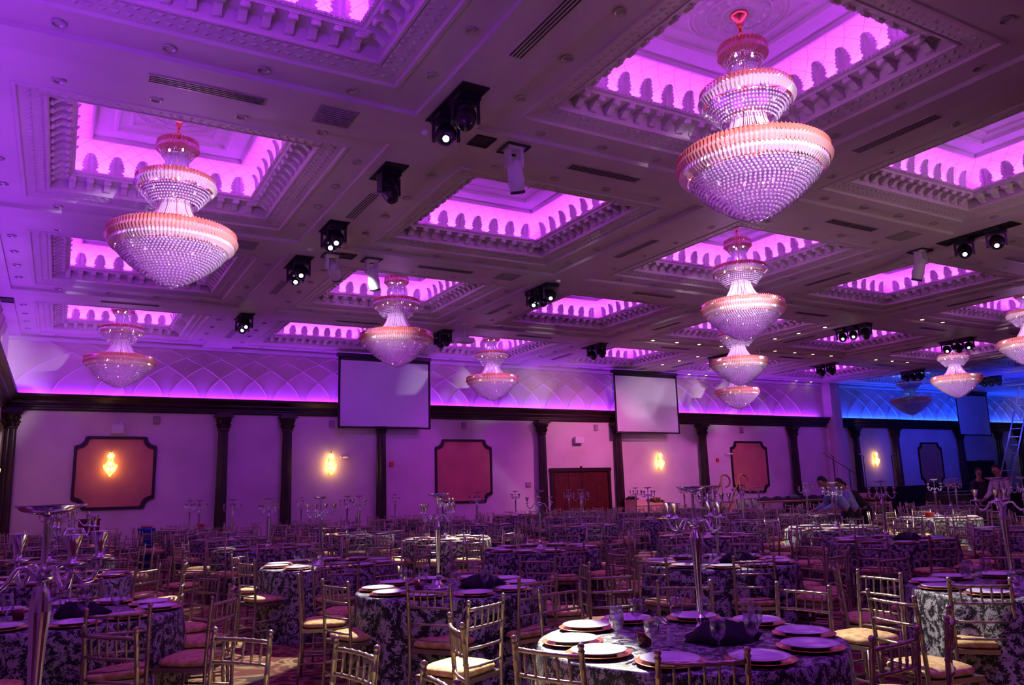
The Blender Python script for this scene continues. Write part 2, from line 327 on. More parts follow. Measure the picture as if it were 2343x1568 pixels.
def rings(mb, prof, mi=0, uvscale=None):
    """square rings: prof = list of (hx, hy, z)"""
    vs = []; fs = []
    for hx, hy, z in prof: vs += [(-hx, -hy, z), (hx, -hy, z), (hx, hy, z), (-hx, hy, z)]
    for q in range(len(prof)-1):
        for k in range(4): fs.append((q*4+k, q*4+(k+1) % 4, q*4+4+(k+1) % 4, q*4+4+k))
    mb.add(vs, fs, mi)
def P_(d, z): return (HW+d, HW+d, z)
cm = MB()
def clipx(v): return v
rings(cm, [(PX/2, PY/2, ZS), (HW+1.12, HW+1.12, ZS), (HW+1.12, HW+1.12, 6.49), P_(0.70, 6.49), P_(0.68, 6.475), P_(0.64, 6.475), P_(0.62, 6.51), P_(0.36, 6.555), P_(0.345, 6.54), P_(0.316, 6.545),
           P_(0.30, 6.575), P_(0.30, 6.74), P_(0.05, 6.74), P_(0.03, 6.77), P_(0, 6.775), P_(0, 6.82), P_(0.03, 6.84), P_(0.34, 6.84)])
nc = len(cm.f)
cv = [(0.34, 6.84)]
for k in range(1, 9):
    t = k/8*pi/2; cv.append((0.34-0.52*(1-cos(t)), 6.84+0.47*sin(t)))
rings(cm, [P_(*p) for p in cv], 1)
rings(cm, [P_(-0.18, 7.31), P_(-0.20, 7.29), P_(-0.23, 7.29), P_(-0.25, 7.35), P_(-0.50, 7.375), P_(-0.53, 7.36), P_(-0.57, 7.36), P_(-0.60, 7.40), P_(-0.72, 7.42), P_(-0.74, 7.41), P_(-0.77, 7.41), P_(-0.79, 7.44), (0.001, 0.001, 7.44)])
# carved leaf band (wedge-shaped tongues), bead edge and dentils, all fixed to the coffer
for k in range(4):
    R = Matrix.Rotation(k*pi/2, 3, 'Z')
    n = 30
    for q in range(n):
        u = (q+0.5)/n*2-1
        for lane, dd in ((0, 0.42), (1, 0.54)):
            L = HW+dd; cx = u*(L-0.04)
            tri = [(cx-0.045, dd-0.05), (cx+0.045, dd-0.05), (cx+0.03, dd+0.045), (cx-0.03, dd+0.045)]
            z0 = 6.51+(0.62-dd)*0.173
            vs = [R@Vector((px, HW+pd, z0+0.004)) for px, pd in tri]+[R@Vector((cx, HW+dd-0.02, z0-0.016))]
            cm.add(vs, [(0, 1, 4), (1, 2, 4), (2, 3, 4), (3, 0, 4)])
    for q in range(44):
        u = ((q+0.5)/44*2-1)*(HW-0.01); p = R@Vector((u, HW-0.006, 6.797)); cm.box(p, (0.03, 0.03, 0.028), rot=R)
coffer_me = cm.mesh('coffer', ['plaster', 'cove'], recalc=False)
uvl = coffer_me.uv_layers.new(name='uv')
for pl in coffer_me.polygons:
    if pl.material_index != 1: continue
    n = pl.normal; ax = 0 if abs(n.y) > abs(n.x) else 1
    c = pl.center; ax = 0 if abs(c.y) > abs(c.x) else 1
    for li in pl.loop_indices:
        v = coffer_me.vertices[coffer_me.loops[li].vertex_index].co
        o_ = 1 if ax == 0 else 0
        uvl.data[li].uv = (v[ax], (v.z-6.84)*1.0 + (HW+0.34-abs(v[o_]))*0.55)
# leaf ornament (acanthus cresting)
lm = MB(); H_, prof = 0.31, [(0.0, 0.100), (0.03, 0.122), (0.045, 0.085), (0.07, 0.095), (0.10, 0.125), (0.115, 0.100), (0.15, 0.122), (0.165, 0.095), (0.195, 0.108), (0.21, 0.080), (0.24, 0.090), (0.258, 0.066), (0.285, 0.068), (0.31, 0.035)]
fr = []; 
for z, w_ in prof:
    lean = 0.01+0.075*(z/H_)**3; zz = z if z < 0.24 else z-0.3*(z-0.24)
    fr.append([(-w_, -lean, zz), (-w_*0.4, -lean-0.018, zz), (0, -lean-0.006, zz+0.003), (w_*0.4, -lean-0.018, zz), (w_, -lean, zz)])
vs = [p for r in fr for p in r]; nb = len(vs); vs += [(p[0], p[1]+0.02, p[2]) for p in vs]
fs = []
for q in range(len(fr)-1):
    for k in range(4):
        a = q*5+k; fs.append((a, a+1, a+6, a+5)); fs.append((nb+a, nb+a+5, nb+a+6, nb+a+1))
    for k, s_ in ((0, 1), (4, -1)):
        a = q*5+k; fs.append((a, a+5, nb+a+5, nb+a)[::s_])
lm.add(vs, fs); leaf_me = lm.mesh('leaf_ornament', 'plaster')
# modillion (scroll bracket), top at z=0, back at y=0 towards -y
mo = MB(); mo.prism([(0, 0), (-0.25, 0), (-0.255, -0.025), (-0.235, -0.055), (-0.20, -0.06), (-0.18, -0.045), (-0.13, -0.06), (-0.08, -0.10), (-0.04, -0.135), (0, -0.14)], -0.045, 0.045, axis='x')
mo.box((0, -0.13, -0.006), (0.12, 0.27, 0.014)); mo.tube([(-0.055, -0.215, -0.045), (0.055, -0.215, -0.045)], 0.028, 8); mo.tube([(-0.052, -0.03, -0.11), (0.052, -0.03, -0.11)], 0.03, 8)
mod_me = mo.mesh('modillion', 'plaster')
# joined versions
def joined(me, xf, name, mats='plaster'):
    bm = MB(); V = [v.co.copy() for v in me.vertices]; Fs = [tuple(p.vertices) for p in me.polygons]
    sm = me.polygons[0].use_smooth
    for x in xf: bm.add([x@v for v in V], Fs, 0, sm)
    return bm.mesh(name, mats, recalc=False)
def side_xf(k, kind):
    R = Matrix.Rotation(k*pi/2, 4, 'Z'); out = []
    if kind == 'leaf':
        for q in range(7): out.append(R@Matrix.Translation(((q-3)*0.383, HW+0.05, 6.838)))
    else:
        for q in range(12): out.append(R@Matrix.Translation(((q-5.5)*0.252, HW+0.302, 6.742)))
    return out
# Matrix.Rotation(k*90): k=0 -> +Y side, 1 -> -X, 2 -> -Y, 3 -> +X
jl = {}; jm = {}
def get_join(ks, kind):
    key = (tuple(ks), kind)
    if key not in jl: jl[key] = joined(leaf_me if kind == 'leaf' else mod_me, [x for k in ks for x in side_xf(k, kind)], 'carved_row')
    return jl[key]
# rosette medallion for the panels
md = MB()
for r, t in ((0.62, 0.014), (0.56, 0.010), (0.40, 0.010), (0.20, 0.018)):
    md.tube([(r*cos(2*pi*k/40), r*sin(2*pi*k/40), 7.437) for k in range(41)], t, 5)
for k in range(16):
    a = 2*pi*k/16; R = Matrix.Rotation(a, 3, 'Z')
    for rr, ww, ll in ((0.30, 0.05, 0.09), (0.48, 0.06, 0.07)):
        vs = [R@Vector(p) for p in ((rr-ll, 0, 7.44), (rr, -ww, 7.44), (rr+ll, 0, 7.44), (rr, ww, 7.44), (rr+ll*0.2, 0, 7.41))]
        md.add(vs, [(0, 1, 4), (1, 2, 4), (2, 3, 4), (3, 0, 4)])
med_me = md.mesh('ceiling_medallion', 'plaster')
dk = MB()
rings(dk, [(0.62, 0.62, 7.437), (0.60, 0.60, 7.437)], 0); dkm = dk.mesh('panel_joint', 'grille_dark', recalc=False)
indiv = {(0, 0), (0, 1), (1, 0), (1, 1), (2, 0), (2, 1), (1, 2), (0, 2), (2, 2), (0, 3), (3, 1)}
chand = {(0, 1), (0, 3), (1, 0), (1, 2), (2, 1), (2, 3), (3, 2), (4, 3), (4, 1), (5, 2), (6, 3), (3, 0)}
for i in range(I0, I1):
    for j in range(J0, J1+1):
        cx, cy = cof(i, j); c = link('coffer', coffer_me, ceiling, (cx, cy, 0))
        vis = (0, 1) if i == 0 else (0, 3)
        if (i, j) in indiv:
            for k in vis:
                for x in side_xf(k, 'leaf'):
                    o = link('leaf_ornament', leaf_me, c); o.matrix_local = x
                for x in side_xf(k, 'mod'):
                    o = link('modillion', mod_me, c); o.matrix_local = x
            rest = [k for k in range(4) if k not in vis]
        else: rest = [0, 1, 2, 3]
        link('leaf_ornaments', get_join(rest, 'leaf'), c, kind='stuff'); link('modillions', get_join(rest, 'mod'), c, kind='stuff')
        if (i, j) in chand: link('ceiling_medallion', med_me, c)
        else: link('panel_joint', dkm, c)

# ------------------------------------------------------------------ far wall cornice, cove relief, columns
def cornice(L, name, loc, rot=0, ends=True):
    """profile in (out, z); runs along +x for L"""
    p = [(0, 4.27), (0.05, 4.27), (0.07, 4.31), (0.07, 4.36), (0.11, 4.38), (0.11, 4.42), (0.20, 4.46), (0.22, 4.50), (0.22, 4.54), (0.30, 4.60), (0.36, 4.66), (0.37, 4.73), (0.33, 4.735), (0.31, 4.63), (0, 4.63)]
    mb = MB(); mb.prism([(-a, z) for a, z in p], 0, L, axis='x')
    return struct(name, mb.mesh(name, 'wood'), loc, (0, 0, rot))
cornice(XPART-0.2-WX, 'trim_1', (WX, WY, 0))
cornice(XR-XPART-0.5, 'trim_2', (XPART+0.5, WY, 0))
cornice(WY-YB, 'trim_3', (WX, YB, 0), pi/2)
# relief of interlaced arches above the cornice
pts = [(0, 0), (0.035, 0.16), (0.12, 0.33), (0.26, 0.51), (0.45, 0.68), (0.70, 0.87), (0.985, 1.05), (1.25, 1.20), (1.52, 1.33), (1.80, 1.45), (2.05, 1.55), (2.40, 1.67)]
def arch_rib(sg):
    mb = MB(); vs = []; fs = []
    for q, (x, z) in enumerate(pts):
        p0 = pts[max(q-1, 0)]; p1 = pts[min(q+1, len(pts)-1)]; t = Vector((p1[0]-p0[0], p1[1]-p0[1])).normalized(); n = Vector((-t.y, t.x))*0.022
        vs += [(sg*(x-n.x), 0, z-n.y), (sg*(x-n.x*0.5), -0.03, z-n.y*0.5), (sg*(x+n.x*0.5), -0.03, z+n.y*0.5), (sg*(x+n.x), 0, z+n.y)]
    for q in range(len(pts)-1):
        for k in range(3): fs.append((q*4+k, q*4+k+1, q*4+k+5, q*4+k+4))
    mb.add(vs, fs); return mb.mesh('arch_rib', 'wall')
ribR, ribL = arch_rib(1), arch_rib(-1)
n_rib = 0
x = WX+0.10
while x < XR-2:
    if not (XPART-3.0 < x < XPART+0.6):
        link('arch_rib', ribR, wall_far, (x, WY, 4.735))
    if not (XPART-1.5 < x+0.9 < XPART+3.2) and x+0.9 > WX+2.4:
        link('arch_rib', ribL, wall_far, (x+0.9, WY, 4.735))
    x += 1.07
y = WY-3.0
while y > 6:
    link('arch_rib', ribR, wall_left, (WX, y-0.9, 4.735), (0, 0, pi/2)); link('arch_rib', ribL, wall_left, (WX, y, 4.735), (0, 0, pi/2)); y -= 1.07
# partition pilaster
b_ = MB(); b_.box((XPART, WY-0.25, ZS/2), (0.7, 0.5, ZS)); b_.box((XPART-0.45, WY-0.1, 2.1), (0.25, 0.2, 4.2)); b_.box((XPART, WY-0.3, 0.08), (0.8, 0.6, 0.16)); b_.box((XPART, WY-0.52, ZS/2), (0.1, 0.05, ZS))
struct('trim_4', b_.mesh('trim_4', 'wall'))
# crown between wall top and ceiling
b_ = MB(); b_.prism([(WY, ZS-0.10), (WY-0.06, ZS-0.08), (WY-0.10, ZS), (WY, ZS)], WX, XR, axis='x'); struct('trim_5', b_.mesh('trim_5', 'plaster'))
b_ = MB(); b_.box(((WX+XPART)/2, WY-0.02, 0.09), (XPART-WX, 0.04, 0.18)); struct('baseboard_far', b_.mesh('baseboard_far', 'wood'))

sh = MB(); sh.lathe([(0.185, 0.34), (0.175, 1.2), (0.165, 2.4), (0.150, 3.72)], 32, flute=0.10, smooth=False)
shaft_me = sh.mesh('shaft', 'wood')
ba = MB(); ba.box((0, 0, 0.08), (0.48, 0.40, 0.16)); ba.lathe([(0.23, 0.16), (0.24, 0.20), (0.22, 0.24), (0.20, 0.26), (0.215, 0.30), (0.19, 0.34)], 24); base_me = ba.mesh('base', 'wood')
ca = MB(); ca.lathe([(0.150, 3.70), (0.185, 3.73), (0.185, 3.76), (0.152, 3.79), (0.155, 3.92), (0.17, 4.0), (0.20, 4.08), (0.21, 4.10)], 24)
for k in range(8):
    a = 2*pi*k/8
    for z0, r0, s_ in ((3.80, 0.16, 1.0), (3.93, 0.165, 1.1)):
        a2 = a+(pi/8 if z0 > 3.9 else 0)
        ca.tube([((r0)*cos(a2), (r0)*sin(a2), z0), ((r0+0.02)*cos(a2), (r0+0.02)*sin(a2), z0+0.08), ((r0+0.065)*cos(a2), (r0+0.065)*sin(a2), z0+0.12), ((r0+0.08)*cos(a2), (r0+0.08)*sin(a2), z0+0.09)], [0.035, 0.04, 0.03, 0.012], 6)
for sx_ in (-1, 1):
    for sy_ in (-1, 1): ca.ball((sx_*0.18, sy_*0.14, 4.08), 0.05, 8)
ca.lathe([(0.21, 4.10), (0.25, 4.12), (0.25, 4.15)], 24); ca.box((0, 0, 4.175), (0.56, 0.44, 0.05)); ca.box((0, 0, 4.24), (0.48, 0.42, 0.08))
cap_me = ca.mesh('capital', 'wood')
col_desc = [(-1.30, 'dark fluted column in the far left corner of hall'), (4.46, 'dark fluted column right of the leftmost framed wall panel'), (6.49, 'dark fluted column left of the second wall sconce'), (9.77, 'dark fluted column directly below the large projection screen'),
            (16.40, 'dark fluted column left of the brown double doors'), (20.10, 'dark fluted column right of the brown double doors'), (24.80, 'dark fluted column behind the curved stair rails'), (30.60, 'dark fluted column right of framed panel, near partition pilaster'),
            (35.15, 'dark column on blue wall left of its sconce'), (38.35, 'dark column on blue wall right of its sconce'), (44.1, 'dark column on blue wall left of dark doorway'), (47.9, 'dark column on blue wall right of dark doorway'), (50.1, 'dark column at right edge of blue wall')]
for x, lab in col_desc:
    t = thing('column', None, lab, 'column', (x, WY-0.22, 0)); link('shaft', shaft_me, t); link('base', base_me, t); link('capital', cap_me, t)

# framed panels
def wall_panel(x0, x1, z0, z1, lab, dark=False):
    t = thing('wall_panel', None, lab, 'panel', ((x0+x1)/2, WY, (z0+z1)/2)); w2, h2 = (x1-x0)/2, (z1-z0)/2; c = 0.30
    def outline(o):
        W, H, cc = w2-o, h2-o, c
        ps = []
        for sx_, sz_, rev in ((1, 1, 0), (-1, 1, 1), (-1, -1, 0), (1, -1, 1)):
            seg = []
            for k in range(7):
                a = k/6*pi/2; rad = cc*0.8+o*0.25
                seg.append((sx_*(W+0.02*0-(rad*cos(a)) if k not in (0,) else W-rad), sz_*(H-rad*sin(a))))
            seg = [(sx_*W, sz_*(H-rad-0.06))]+[(sx_*(W-0.03), sz_*(H-rad-0.06))]+[(sx_*(W-rad-0.03+ (rad)*(1-sin(a_)) ), sz_*(H-rad-0.03+rad*(1-cos(a_)) )) for a_ in [k/5*pi/2 for k in range(6)]]+[(sx_*(W-rad-0.06), sz_*(H-0.03))]+[(sx_*(W-rad-0.06), sz_*H)]
            ps += seg[::-1] if rev else seg
        return ps
    o1, o2 = outline(0), outline(0.085); n = len(o1)
    mb = MB(); vs = [(p[0], -0.002, p[1]) for p in o1]+[(p[0], -0.05, p[1]) for p in o1]+[(p[0], -0.05, p[1]) for p in o2]+[(p[0], -0.002, p[1]) for p in o2]
    fs = []
    for k in range(n):
        k2 = (k+1) % n
        for q in range(3): fs.append((q*n+k, q*n+k2, (q+1)*n+k2, (q+1)*n+k))
    mb.add(vs, fs); link('frame', mb.mesh('frame', 'wood'), t)
    mb = MB(); mb.prism(outline(0.08), -0.02, -0.004); link('panel_field', mb.mesh('panel_field', 'panel'), t)
wall_panel(0.32, 2.56, 1.36, 3.53, 'terracotta panel in dark notched frame behind leftmost sconce')
wall_panel(11.90, 14.25, 1.18, 3.52, 'terracotta panel in dark notched frame right of large screen')
wall_panel(26.60, 28.92, 1.18, 3.54, 'terracotta panel in dark notched frame behind curved stair rails')
wall_panel(40.4, 42.5, 1.28, 3.55, 'dim framed panel on the blue-lit wall')

# projection screens
def screen(x0, x1, z0, lab):
    Y = WY-0.62; k = (Y)/WY; x0, x1 = x0*k, x1*k; z0 = (z0-1.57)*k+1.57; w_ = x1-x0
    t = thing('projection_screen', None, lab, 'screen', (x0+w_/2, Y, z0)); Hh = ZS-0.13-z0
    a = MB(); a.box((0, 0, Hh/2+0.03), (w_-0.10, 0.006, Hh-0.06)); link('screen_fabric', a.mesh('screen_fabric', 'screen'), t)
    a = MB(); a.box((-w_/2+0.02, -0.002, Hh/2), (0.08, 0.012, Hh)); a.box((w_/2-0.02, -0.002, Hh/2), (0.08, 0.012, Hh)); a.box((0, -0.002, 0.015), (w_, 0.014, 0.05)); a.box((0, -0.002, Hh-0.05), (w_, 0.012, 0.14)); link('black_border', a.mesh('black_border', 'black'), t)
    a = MB(); a.box((0, 0.05, Hh+0.06), (w_+0.1, 0.2, 0.13)); link('roller_case', a.mesh('roller_case', 'blackgloss'), t)
    a = MB(); a.tube([(-w_/2, 0, 0), (w_/2, 0, 0)], 0.02, 8); link('weight_bar', a.mesh('weight_bar', 'black'), t)
screen(8.28, 11.73, 3.90, 'large pulled-down projection screen left of double doors')
screen(20.22, 23.67, 3.85, 'pulled-down projection screen right of the double doors')
screen(44.5, 47.6, 3.98, 'blue-lit projection screen over the dark doorway')

# doors
def door(n, x0, x1, z1, m_='door_wood'):
    d = struct(n, None, ((x0+x1)/2, WY, 0)); w_ = x1-x0
    a = MB(); a.box((-w_/2+0.06, -0.06, z1/2), (0.12, 0.12, z1)); a.box((w_/2-0.06, -0.06, z1/2), (0.12, 0.12, z1)); a.box((0, -0.06, z1+0.04), (w_+0.06, 0.14, 0.14)); a.box((0, -0.10, z1+0.13), (0.07, 0.06, 0.09)); link('door_frame', a.mesh('door_frame', 'wood'), d)
    for s_ in (-1, 1):
        a = MB(); cx = s_*(w_/4-0.06); a.box((cx, -0.04, z1/2), (w_/2-0.13, 0.05, z1-0.03))
        for zz, hh in ((0.45, 0.6), (1.05, 0.4), (1.80, 0.8)):
            for q in (-1, 1): a.box((cx+q*(w_/8-0.03), -0.075, zz), (w_/4-0.16, 0.02, hh))
        lf = link('door_leaf', a.mesh('door_leaf', m_), d)
        a = MB(); a.tube([(s_*0.10, -0.10, 0.95), (s_*0.10, -0.13, 0.98), (s_*0.10, -0.13, 1.22), (s_*0.10, -0.10, 1.25)], 0.012, 6); link('door_handle', a.mesh('door_handle', 'brass'), lf)
door('door_1', 16.84, 19.72, 2.30); door('door_2', 44.5, 47.3, 2.42, 'black')  # second door's black leaves stand for the dark of an opening

# small wall fittings
def boxthing(name, lab, cat, c, d, mt, group=None, extra=None):
    a = MB(); x, y, z = d; e = min(d)*0.12
    a.box((0, 0, 0), d); a.box((0, -y/2-0.003, 0), (x-2*e, 0.008, z-2*e))
    if extra: extra(a)
    return thing(name, a.mesh(name, mt), lab, cat, c, group=group)
boxthing('exit_sign_box', 'white sign box above the leftmost framed panel', 'sign box', (1.42, WY-0.16, 3.75), (0.34, 0.12, 0.26), 'whiteplastic', extra=lambda a: (a.box((0, 0.1, 0), (0.05, 0.12, 0.05)), a.ball((-0.10, 0, 0.17), 0.035), a.ball((0.08, 0, 0.17), 0.035)))
boxthing('exit_sign_box', 'white sign box above the brown double doors', 'sign box', (18.2, WY-0.16, 3.52), (0.42, 0.12, 0.26), 'whiteplastic', extra=lambda a: a.box((0, 0.1, 0), (0.05, 0.12, 0.05)))
for x, z, lab in ((2.50, 4.05, 'small square wall speaker above right of leftmost panel'), (13.1, 4.05, 'small wall speaker grille above second framed panel'), (20.9-1.75, 4.05, 'small wall speaker grille above the double doors'), (27.4, 4.05, 'small wall speaker grille above panel behind stage'), (8.05, 4.02, 'small dark wall speaker left of large screen')):
    boxthing('wall_speaker', lab, 'speaker', (x, WY-0.035, z), (0.18, 0.06, 0.24), 'vent')
boxthing('fire_alarm', 'small red fire alarm left of second framed panel', 'alarm', (10.22, WY-0.04, 2.63), (0.13, 0.07, 0.15), 'redbox')
boxthing('fire_alarm', 'small red fire alarm left of framed panel behind stage', 'alarm', (25.75, WY-0.04, 2.68), (0.13, 0.07, 0.15), 'redbox')
boxthing('wall_plaque', 'small dark plaque left of the double doors', 'plaque', (15.83, WY-0.025, 1.80), (0.22, 0.04, 0.17), 'vent')
def wcam(a): a.tube([(0, 0, 0), (0.12, -0.10, 0.02), (0.22, -0.16, 0)], [0.03, 0.035, 0.045], 10)
boxthing('security_camera', 'small camera beside the second wall sconce', 'camera', (8.42, WY-0.04, 2.86), (0.1, 0.06, 0.1), 'whiteplastic', extra=wcam)
boxthing('security_camera', 'small camera left of framed panel behind stage', 'camera', (26.3, WY-0.04, 2.93), (0.1, 0.06, 0.1), 'whiteplastic', extra=wcam)

# crystal wall sconces
sc_plate = MB(); sc_plate.box((0, 0.09, -0.05), (0.12, 0.02, 0.6)); sc_plate.tube([(0, 0.08, 0.3), (0, 0.0, 0.36), (0, 0, 0.30)], 0.012, 6); sc_plate.ball((0, 0, 0.39), 0.02)
sp_me = sc_plate.mesh('back_plate', 'gold')
def drops(levels, sz=0.022):
    mb = MB()
    for z, r, n in levels:
        for k in range(n):
            a = 2*pi*k/n; x_, y_ = r*cos(a), r*sin(a)*0.6
            mb.add([(x_, y_, z+sz), (x_+sz*0.6, y_, z), (x_, y_+sz*0.6, z), (x_-sz*0.6, y_, z), (x_, y_-sz*0.6, z), (x_, y_, z-sz*1.6)], [(0, 1, 2), (0, 2, 3), (0, 3, 4), (0, 4, 1), (5, 2, 1), (5, 3, 2), (5, 4, 3), (5, 1, 4)])
    return mb
scb = drops([(0.30, 0.03, 6), (0.26, 0.07, 9), (0.22, 0.09, 11), (0.17, 0.075, 9), (0.12, 0.055, 8), (0.07, 0.06, 8), (0.02, 0.08, 10), (-0.03, 0.12, 14), (-0.07, 0.18, 18), (-0.12, 0.17, 18), (-0.17, 0.15, 16), (-0.22, 0.12, 14), (-0.27, 0.09, 10), (-0.32, 0.05, 7), (-0.36, 0.02, 4)], 0.026)
sb_me = scb.mesh('crystal_drops', 'sconce')  # drops emit amber themselves, standing for lamplight passing through the crystal
cc_ = MB(); cc_.lathe([(0.012, 0.06), (0.03, 0.045), (0.052, 0.0), (0.03, -0.045), (0.0001, -0.06)], 12, cap=False); score_me = cc_.mesh('lamp', 'sconce_core')
for x, y, z, rz, lab in ((1.30, WY-0.11, 2.73, 0, 'lit amber crystal sconce inside leftmost framed panel'), (8.02, WY-0.11, 2.68, 0, 'lit amber crystal sconce left of the large screen column'), (22.40, WY-0.11, 2.68, 0, 'lit amber crystal sconce right of the double doors'),
                         (36.75, WY-0.11, 2.70, 0, 'lit amber crystal sconce on the blue-lit wall'), (WX+0.11, 24.2, 2.55, pi/2, 'lit amber crystal sconce at left edge on left wall')):
    t = thing('wall_sconce', None, lab, 'wall lamp', (x, y, z), (0, 0, rz)); link('back_plate', sp_me, t); link('crystal_drops', sb_me, t, kind='stuff'); [link('lamp', score_me, t, q_) for q_ in ((0, 0, 0.20), (0, 0, -0.03), (-0.06, 0, -0.18), (0.06, 0, -0.18))]
    d = bpy.data.lights.new('sconce_light', 'POINT'); d.energy = 6; d.color = (1.0, 0.36, 0.04); d.shadow_soft_size = 0.12; light_obj('sconce_light', d, (x-sin(rz)*-0.35, y-0.35*cos(rz), z-0.1))

# ------------------------------------------------------------------ ceiling fittings
dl = MB(); dl.lathe([(0.072, 0.012), (0.080, 0.0), (0.074, -0.008), (0.060, -0.007), (0.055, 0.02), (0.02, 0.03), (0.018, 0.016)], 18); dl_me = dl.mesh('rim', 'metalgrey')
lp = MB(); lp.lathe([(0.0001, 0.0), (0.03, -0.002), (0.052, -0.004), (0.052, -0.0005), (0.0001, 0.004)], 14, cap=False); lamp_me = lp.mesh('lamp', 'lamp')
lit_px = [(17.16, 20.55), (18.23, 20.56), (19.35, 20.57), (20.49, 20.68), (21.09, 24.52), (21.16, 23.47), (21.19, 22.39), (23.13, 20.66), (24.21, 20.66), (25.21, 20.61), (26.32, 20.62), (21.24, 18.72), (21.23, 17.59), (21.19, 16.48),
          (28.87, 20.59), (29.87, 20.58), (30.9, 20.57), (22.97, 14.71), (24.1, 14.74), (24.26, 26.55), (25.26, 26.55), (31.01, 26.5), (32.08, 26.49)]
cands = []
COLN = ['leftmost', 'second', 'third', 'fourth', 'fifth', 'sixth', 'seventh', 'eighth']; ROWN = ['nearest row', 'second row', 'third row', 'row along the far wall', 'row overhead']
SIDE = ['right', 'far', 'left', 'near']
for i in range(I0, 7):
    for j in range(0, J1+1):
        cx, cy = cof(i, j)
        for k in range(4):
            for s_ in (-1.57, -0.51, 0.51, 1.57):
                a = k*pi/2; d_ = HW+0.94; x = cx+cos(a)*d_-sin(a)*s_; y = cy+sin(a)*d_+cos(a)*s_
                cands.append((x, y, i, j, k))
def in_view(p, mar=60):
    d = Vector(p)-EYE; z = d.dot(_f)
    if z < 0.2: return None
    u = 1171.5+F_PX*d.dot(R2)/z; v = 784-F_PX*d.dot(U2)/z
    return (u, v, z) if -mar < u < 2343+mar and -mar < v < 1568+mar else None
cl = sorted([(in_view((x, y, 6.48))[2], x, y) for x, y, *_ in cands if in_view((x, y, 6.48))])
who = {(x, y): (i, j, k) for x, y, i, j, k in cands}
far_d = MB()
for q, (dep, x, y) in enumerate(cl):
    lit = any((x-a)**2+(y-b)**2 < 0.45**2 for a, b in lit_px)
    i_, j_, k_ = who[(x, y)]; cn = '%s coffer, %s' % (COLN[i_], ROWN[j_])
    if q < 290 or lit:
        if lit:
            t = thing('downlight', dl_me, 'lit warm downlight on the %s side of %s' % (SIDE[k_], cn), 'ceiling light', (x, y, 6.478), group='lit downlights %s %s' % (SIDE[k_], cn)); link('lamp', lamp_me, t)
        else: thing('downlight', dl_me, 'unlit round downlight on the %s side of %s' % (SIDE[k_], cn), 'ceiling light', (x, y, 6.478), group='downlights %s %s' % (SIDE[k_], cn))
    else: far_d.lathe([(0.09, 0.01), (0.095, 0), (0.06, -0.01), (0.05, 0.02)], 10, (x, y, 6.478))
if far_d.v: thing('downlights', far_d.mesh('downlights', 'metalgrey'), 'more unlit recessed downlights in the farthest ceiling bays', 'ceiling light')['kind'] = 'stuff'
# a warm pool around the lit group
for x, y in ((19, 20.0), (25, 20.0), (21.3, 23.5), (30, 20.0), (21.3, 17.5), (24, 15.2)):
    spot('downlight_pool', (x, y, 6.35), (x, y, 0), 90, 100, (1.0, 0.62, 0.32), 1.0, 0.2)

# slot diffusers
def slot_mesh(dark):
    a = MB(); a.box((0, 0, 0.0), (1.34, 0.19, 0.012), 0)
    for q in range(4): a.box((0, -0.066+q*0.044, -0.007), (1.30, 0.018, 0.006), 1)
    return a.mesh('slot_diffuser', ['plaster' if not dark else 'metalgrey', 'grille_dark'])
sl_a, sl_b = slot_mesh(0), slot_mesh(1)
vm = MB(); vm.box((0, 0, 0), (0.5, 0.5, 0.012), 0)
for q in range(9): vm.box((0, -0.2+q*0.05, -0.010), (0.44, 0.022, 0.012), 0, (0.5, 0, 0))
vent_me = vm.mesh('square_vent', 'vent')
for i in range(I0, 6):
    for j in range(0, J1+1):
        cx, cy = cof(i, j)
        if j < J1 and in_view((cx, cy+PY/2, ZS)):
            thing('slot_diffuser', sl_b, 'linear air slot beyond the far edge of %s coffer, %s' % (COLN[i], ROWN[j]), 'air vent', (cx, cy+PY/2, ZS-0.006))
            if (i, j) in ((0, 0), (0, 1), (1, 1), (2, 0)):
                lab = {(0, 0): 'square ceiling vent nearest the camera at upper left', (0, 1): 'square ceiling vent behind the left chandelier bowl', (1, 1): 'square ceiling vent above centre chandelier', (2, 0): 'square ceiling vent right of the big right chandelier'}[(i, j)]
                thing('square_vent', vent_me, lab, 'air vent', (cx+1.56, cy+PY/2, ZS-0.006))
        if in_view((cx+PX/2, cy, ZS)):
            thing('slot_diffuser', sl_a, 'dark linear air slot right of the %s coffer, %s' % (COLN[i], ROWN[j]), 'air vent', (cx+PX/2, cy, ZS-0.006), (0, 0, pi/2))

# moving heads in black recesses
hd = MB(); hd.box((0, 0, 0.0), (0.30, 0.30, 0.09)); base_h = hd.mesh('base_unit', 'blackgloss')
yk = MB(); yk.box((-0.16, 0, -0.17), (0.045, 0.12, 0.28)); yk.box((0.16, 0, -0.17), (0.045, 0.12, 0.28)); yk.box((0, 0, -0.055), (0.34, 0.13, 0.05)); yoke_me = yk.mesh('yoke', 'blackgloss')
hh_ = MB(); hh_.lathe([(0.06, 0.16), (0.10, 0.13), (0.125, 0.04), (0.13, -0.08), (0.11, -0.16), (0.085, -0.20), (0.085, -0.215)], 16)
for q in range(4): hh_.lathe([(0.118, -0.02+q*0.035), (0.136, -0.015+q*0.035), (0.118, -0.01+q*0.035)], 16)
head_me = hh_.mesh('lamp_head', 'blackgloss')
ln_ = MB(); ln_.lathe([(0.0001, -0.224), (0.040, -0.222), (0.042, -0.217), (0.0001, -0.214)], 16, cap=False); lens_on = ln_.mesh('lens', 'lens'); lens_off = ln_.mesh('lens', 'blackgloss')
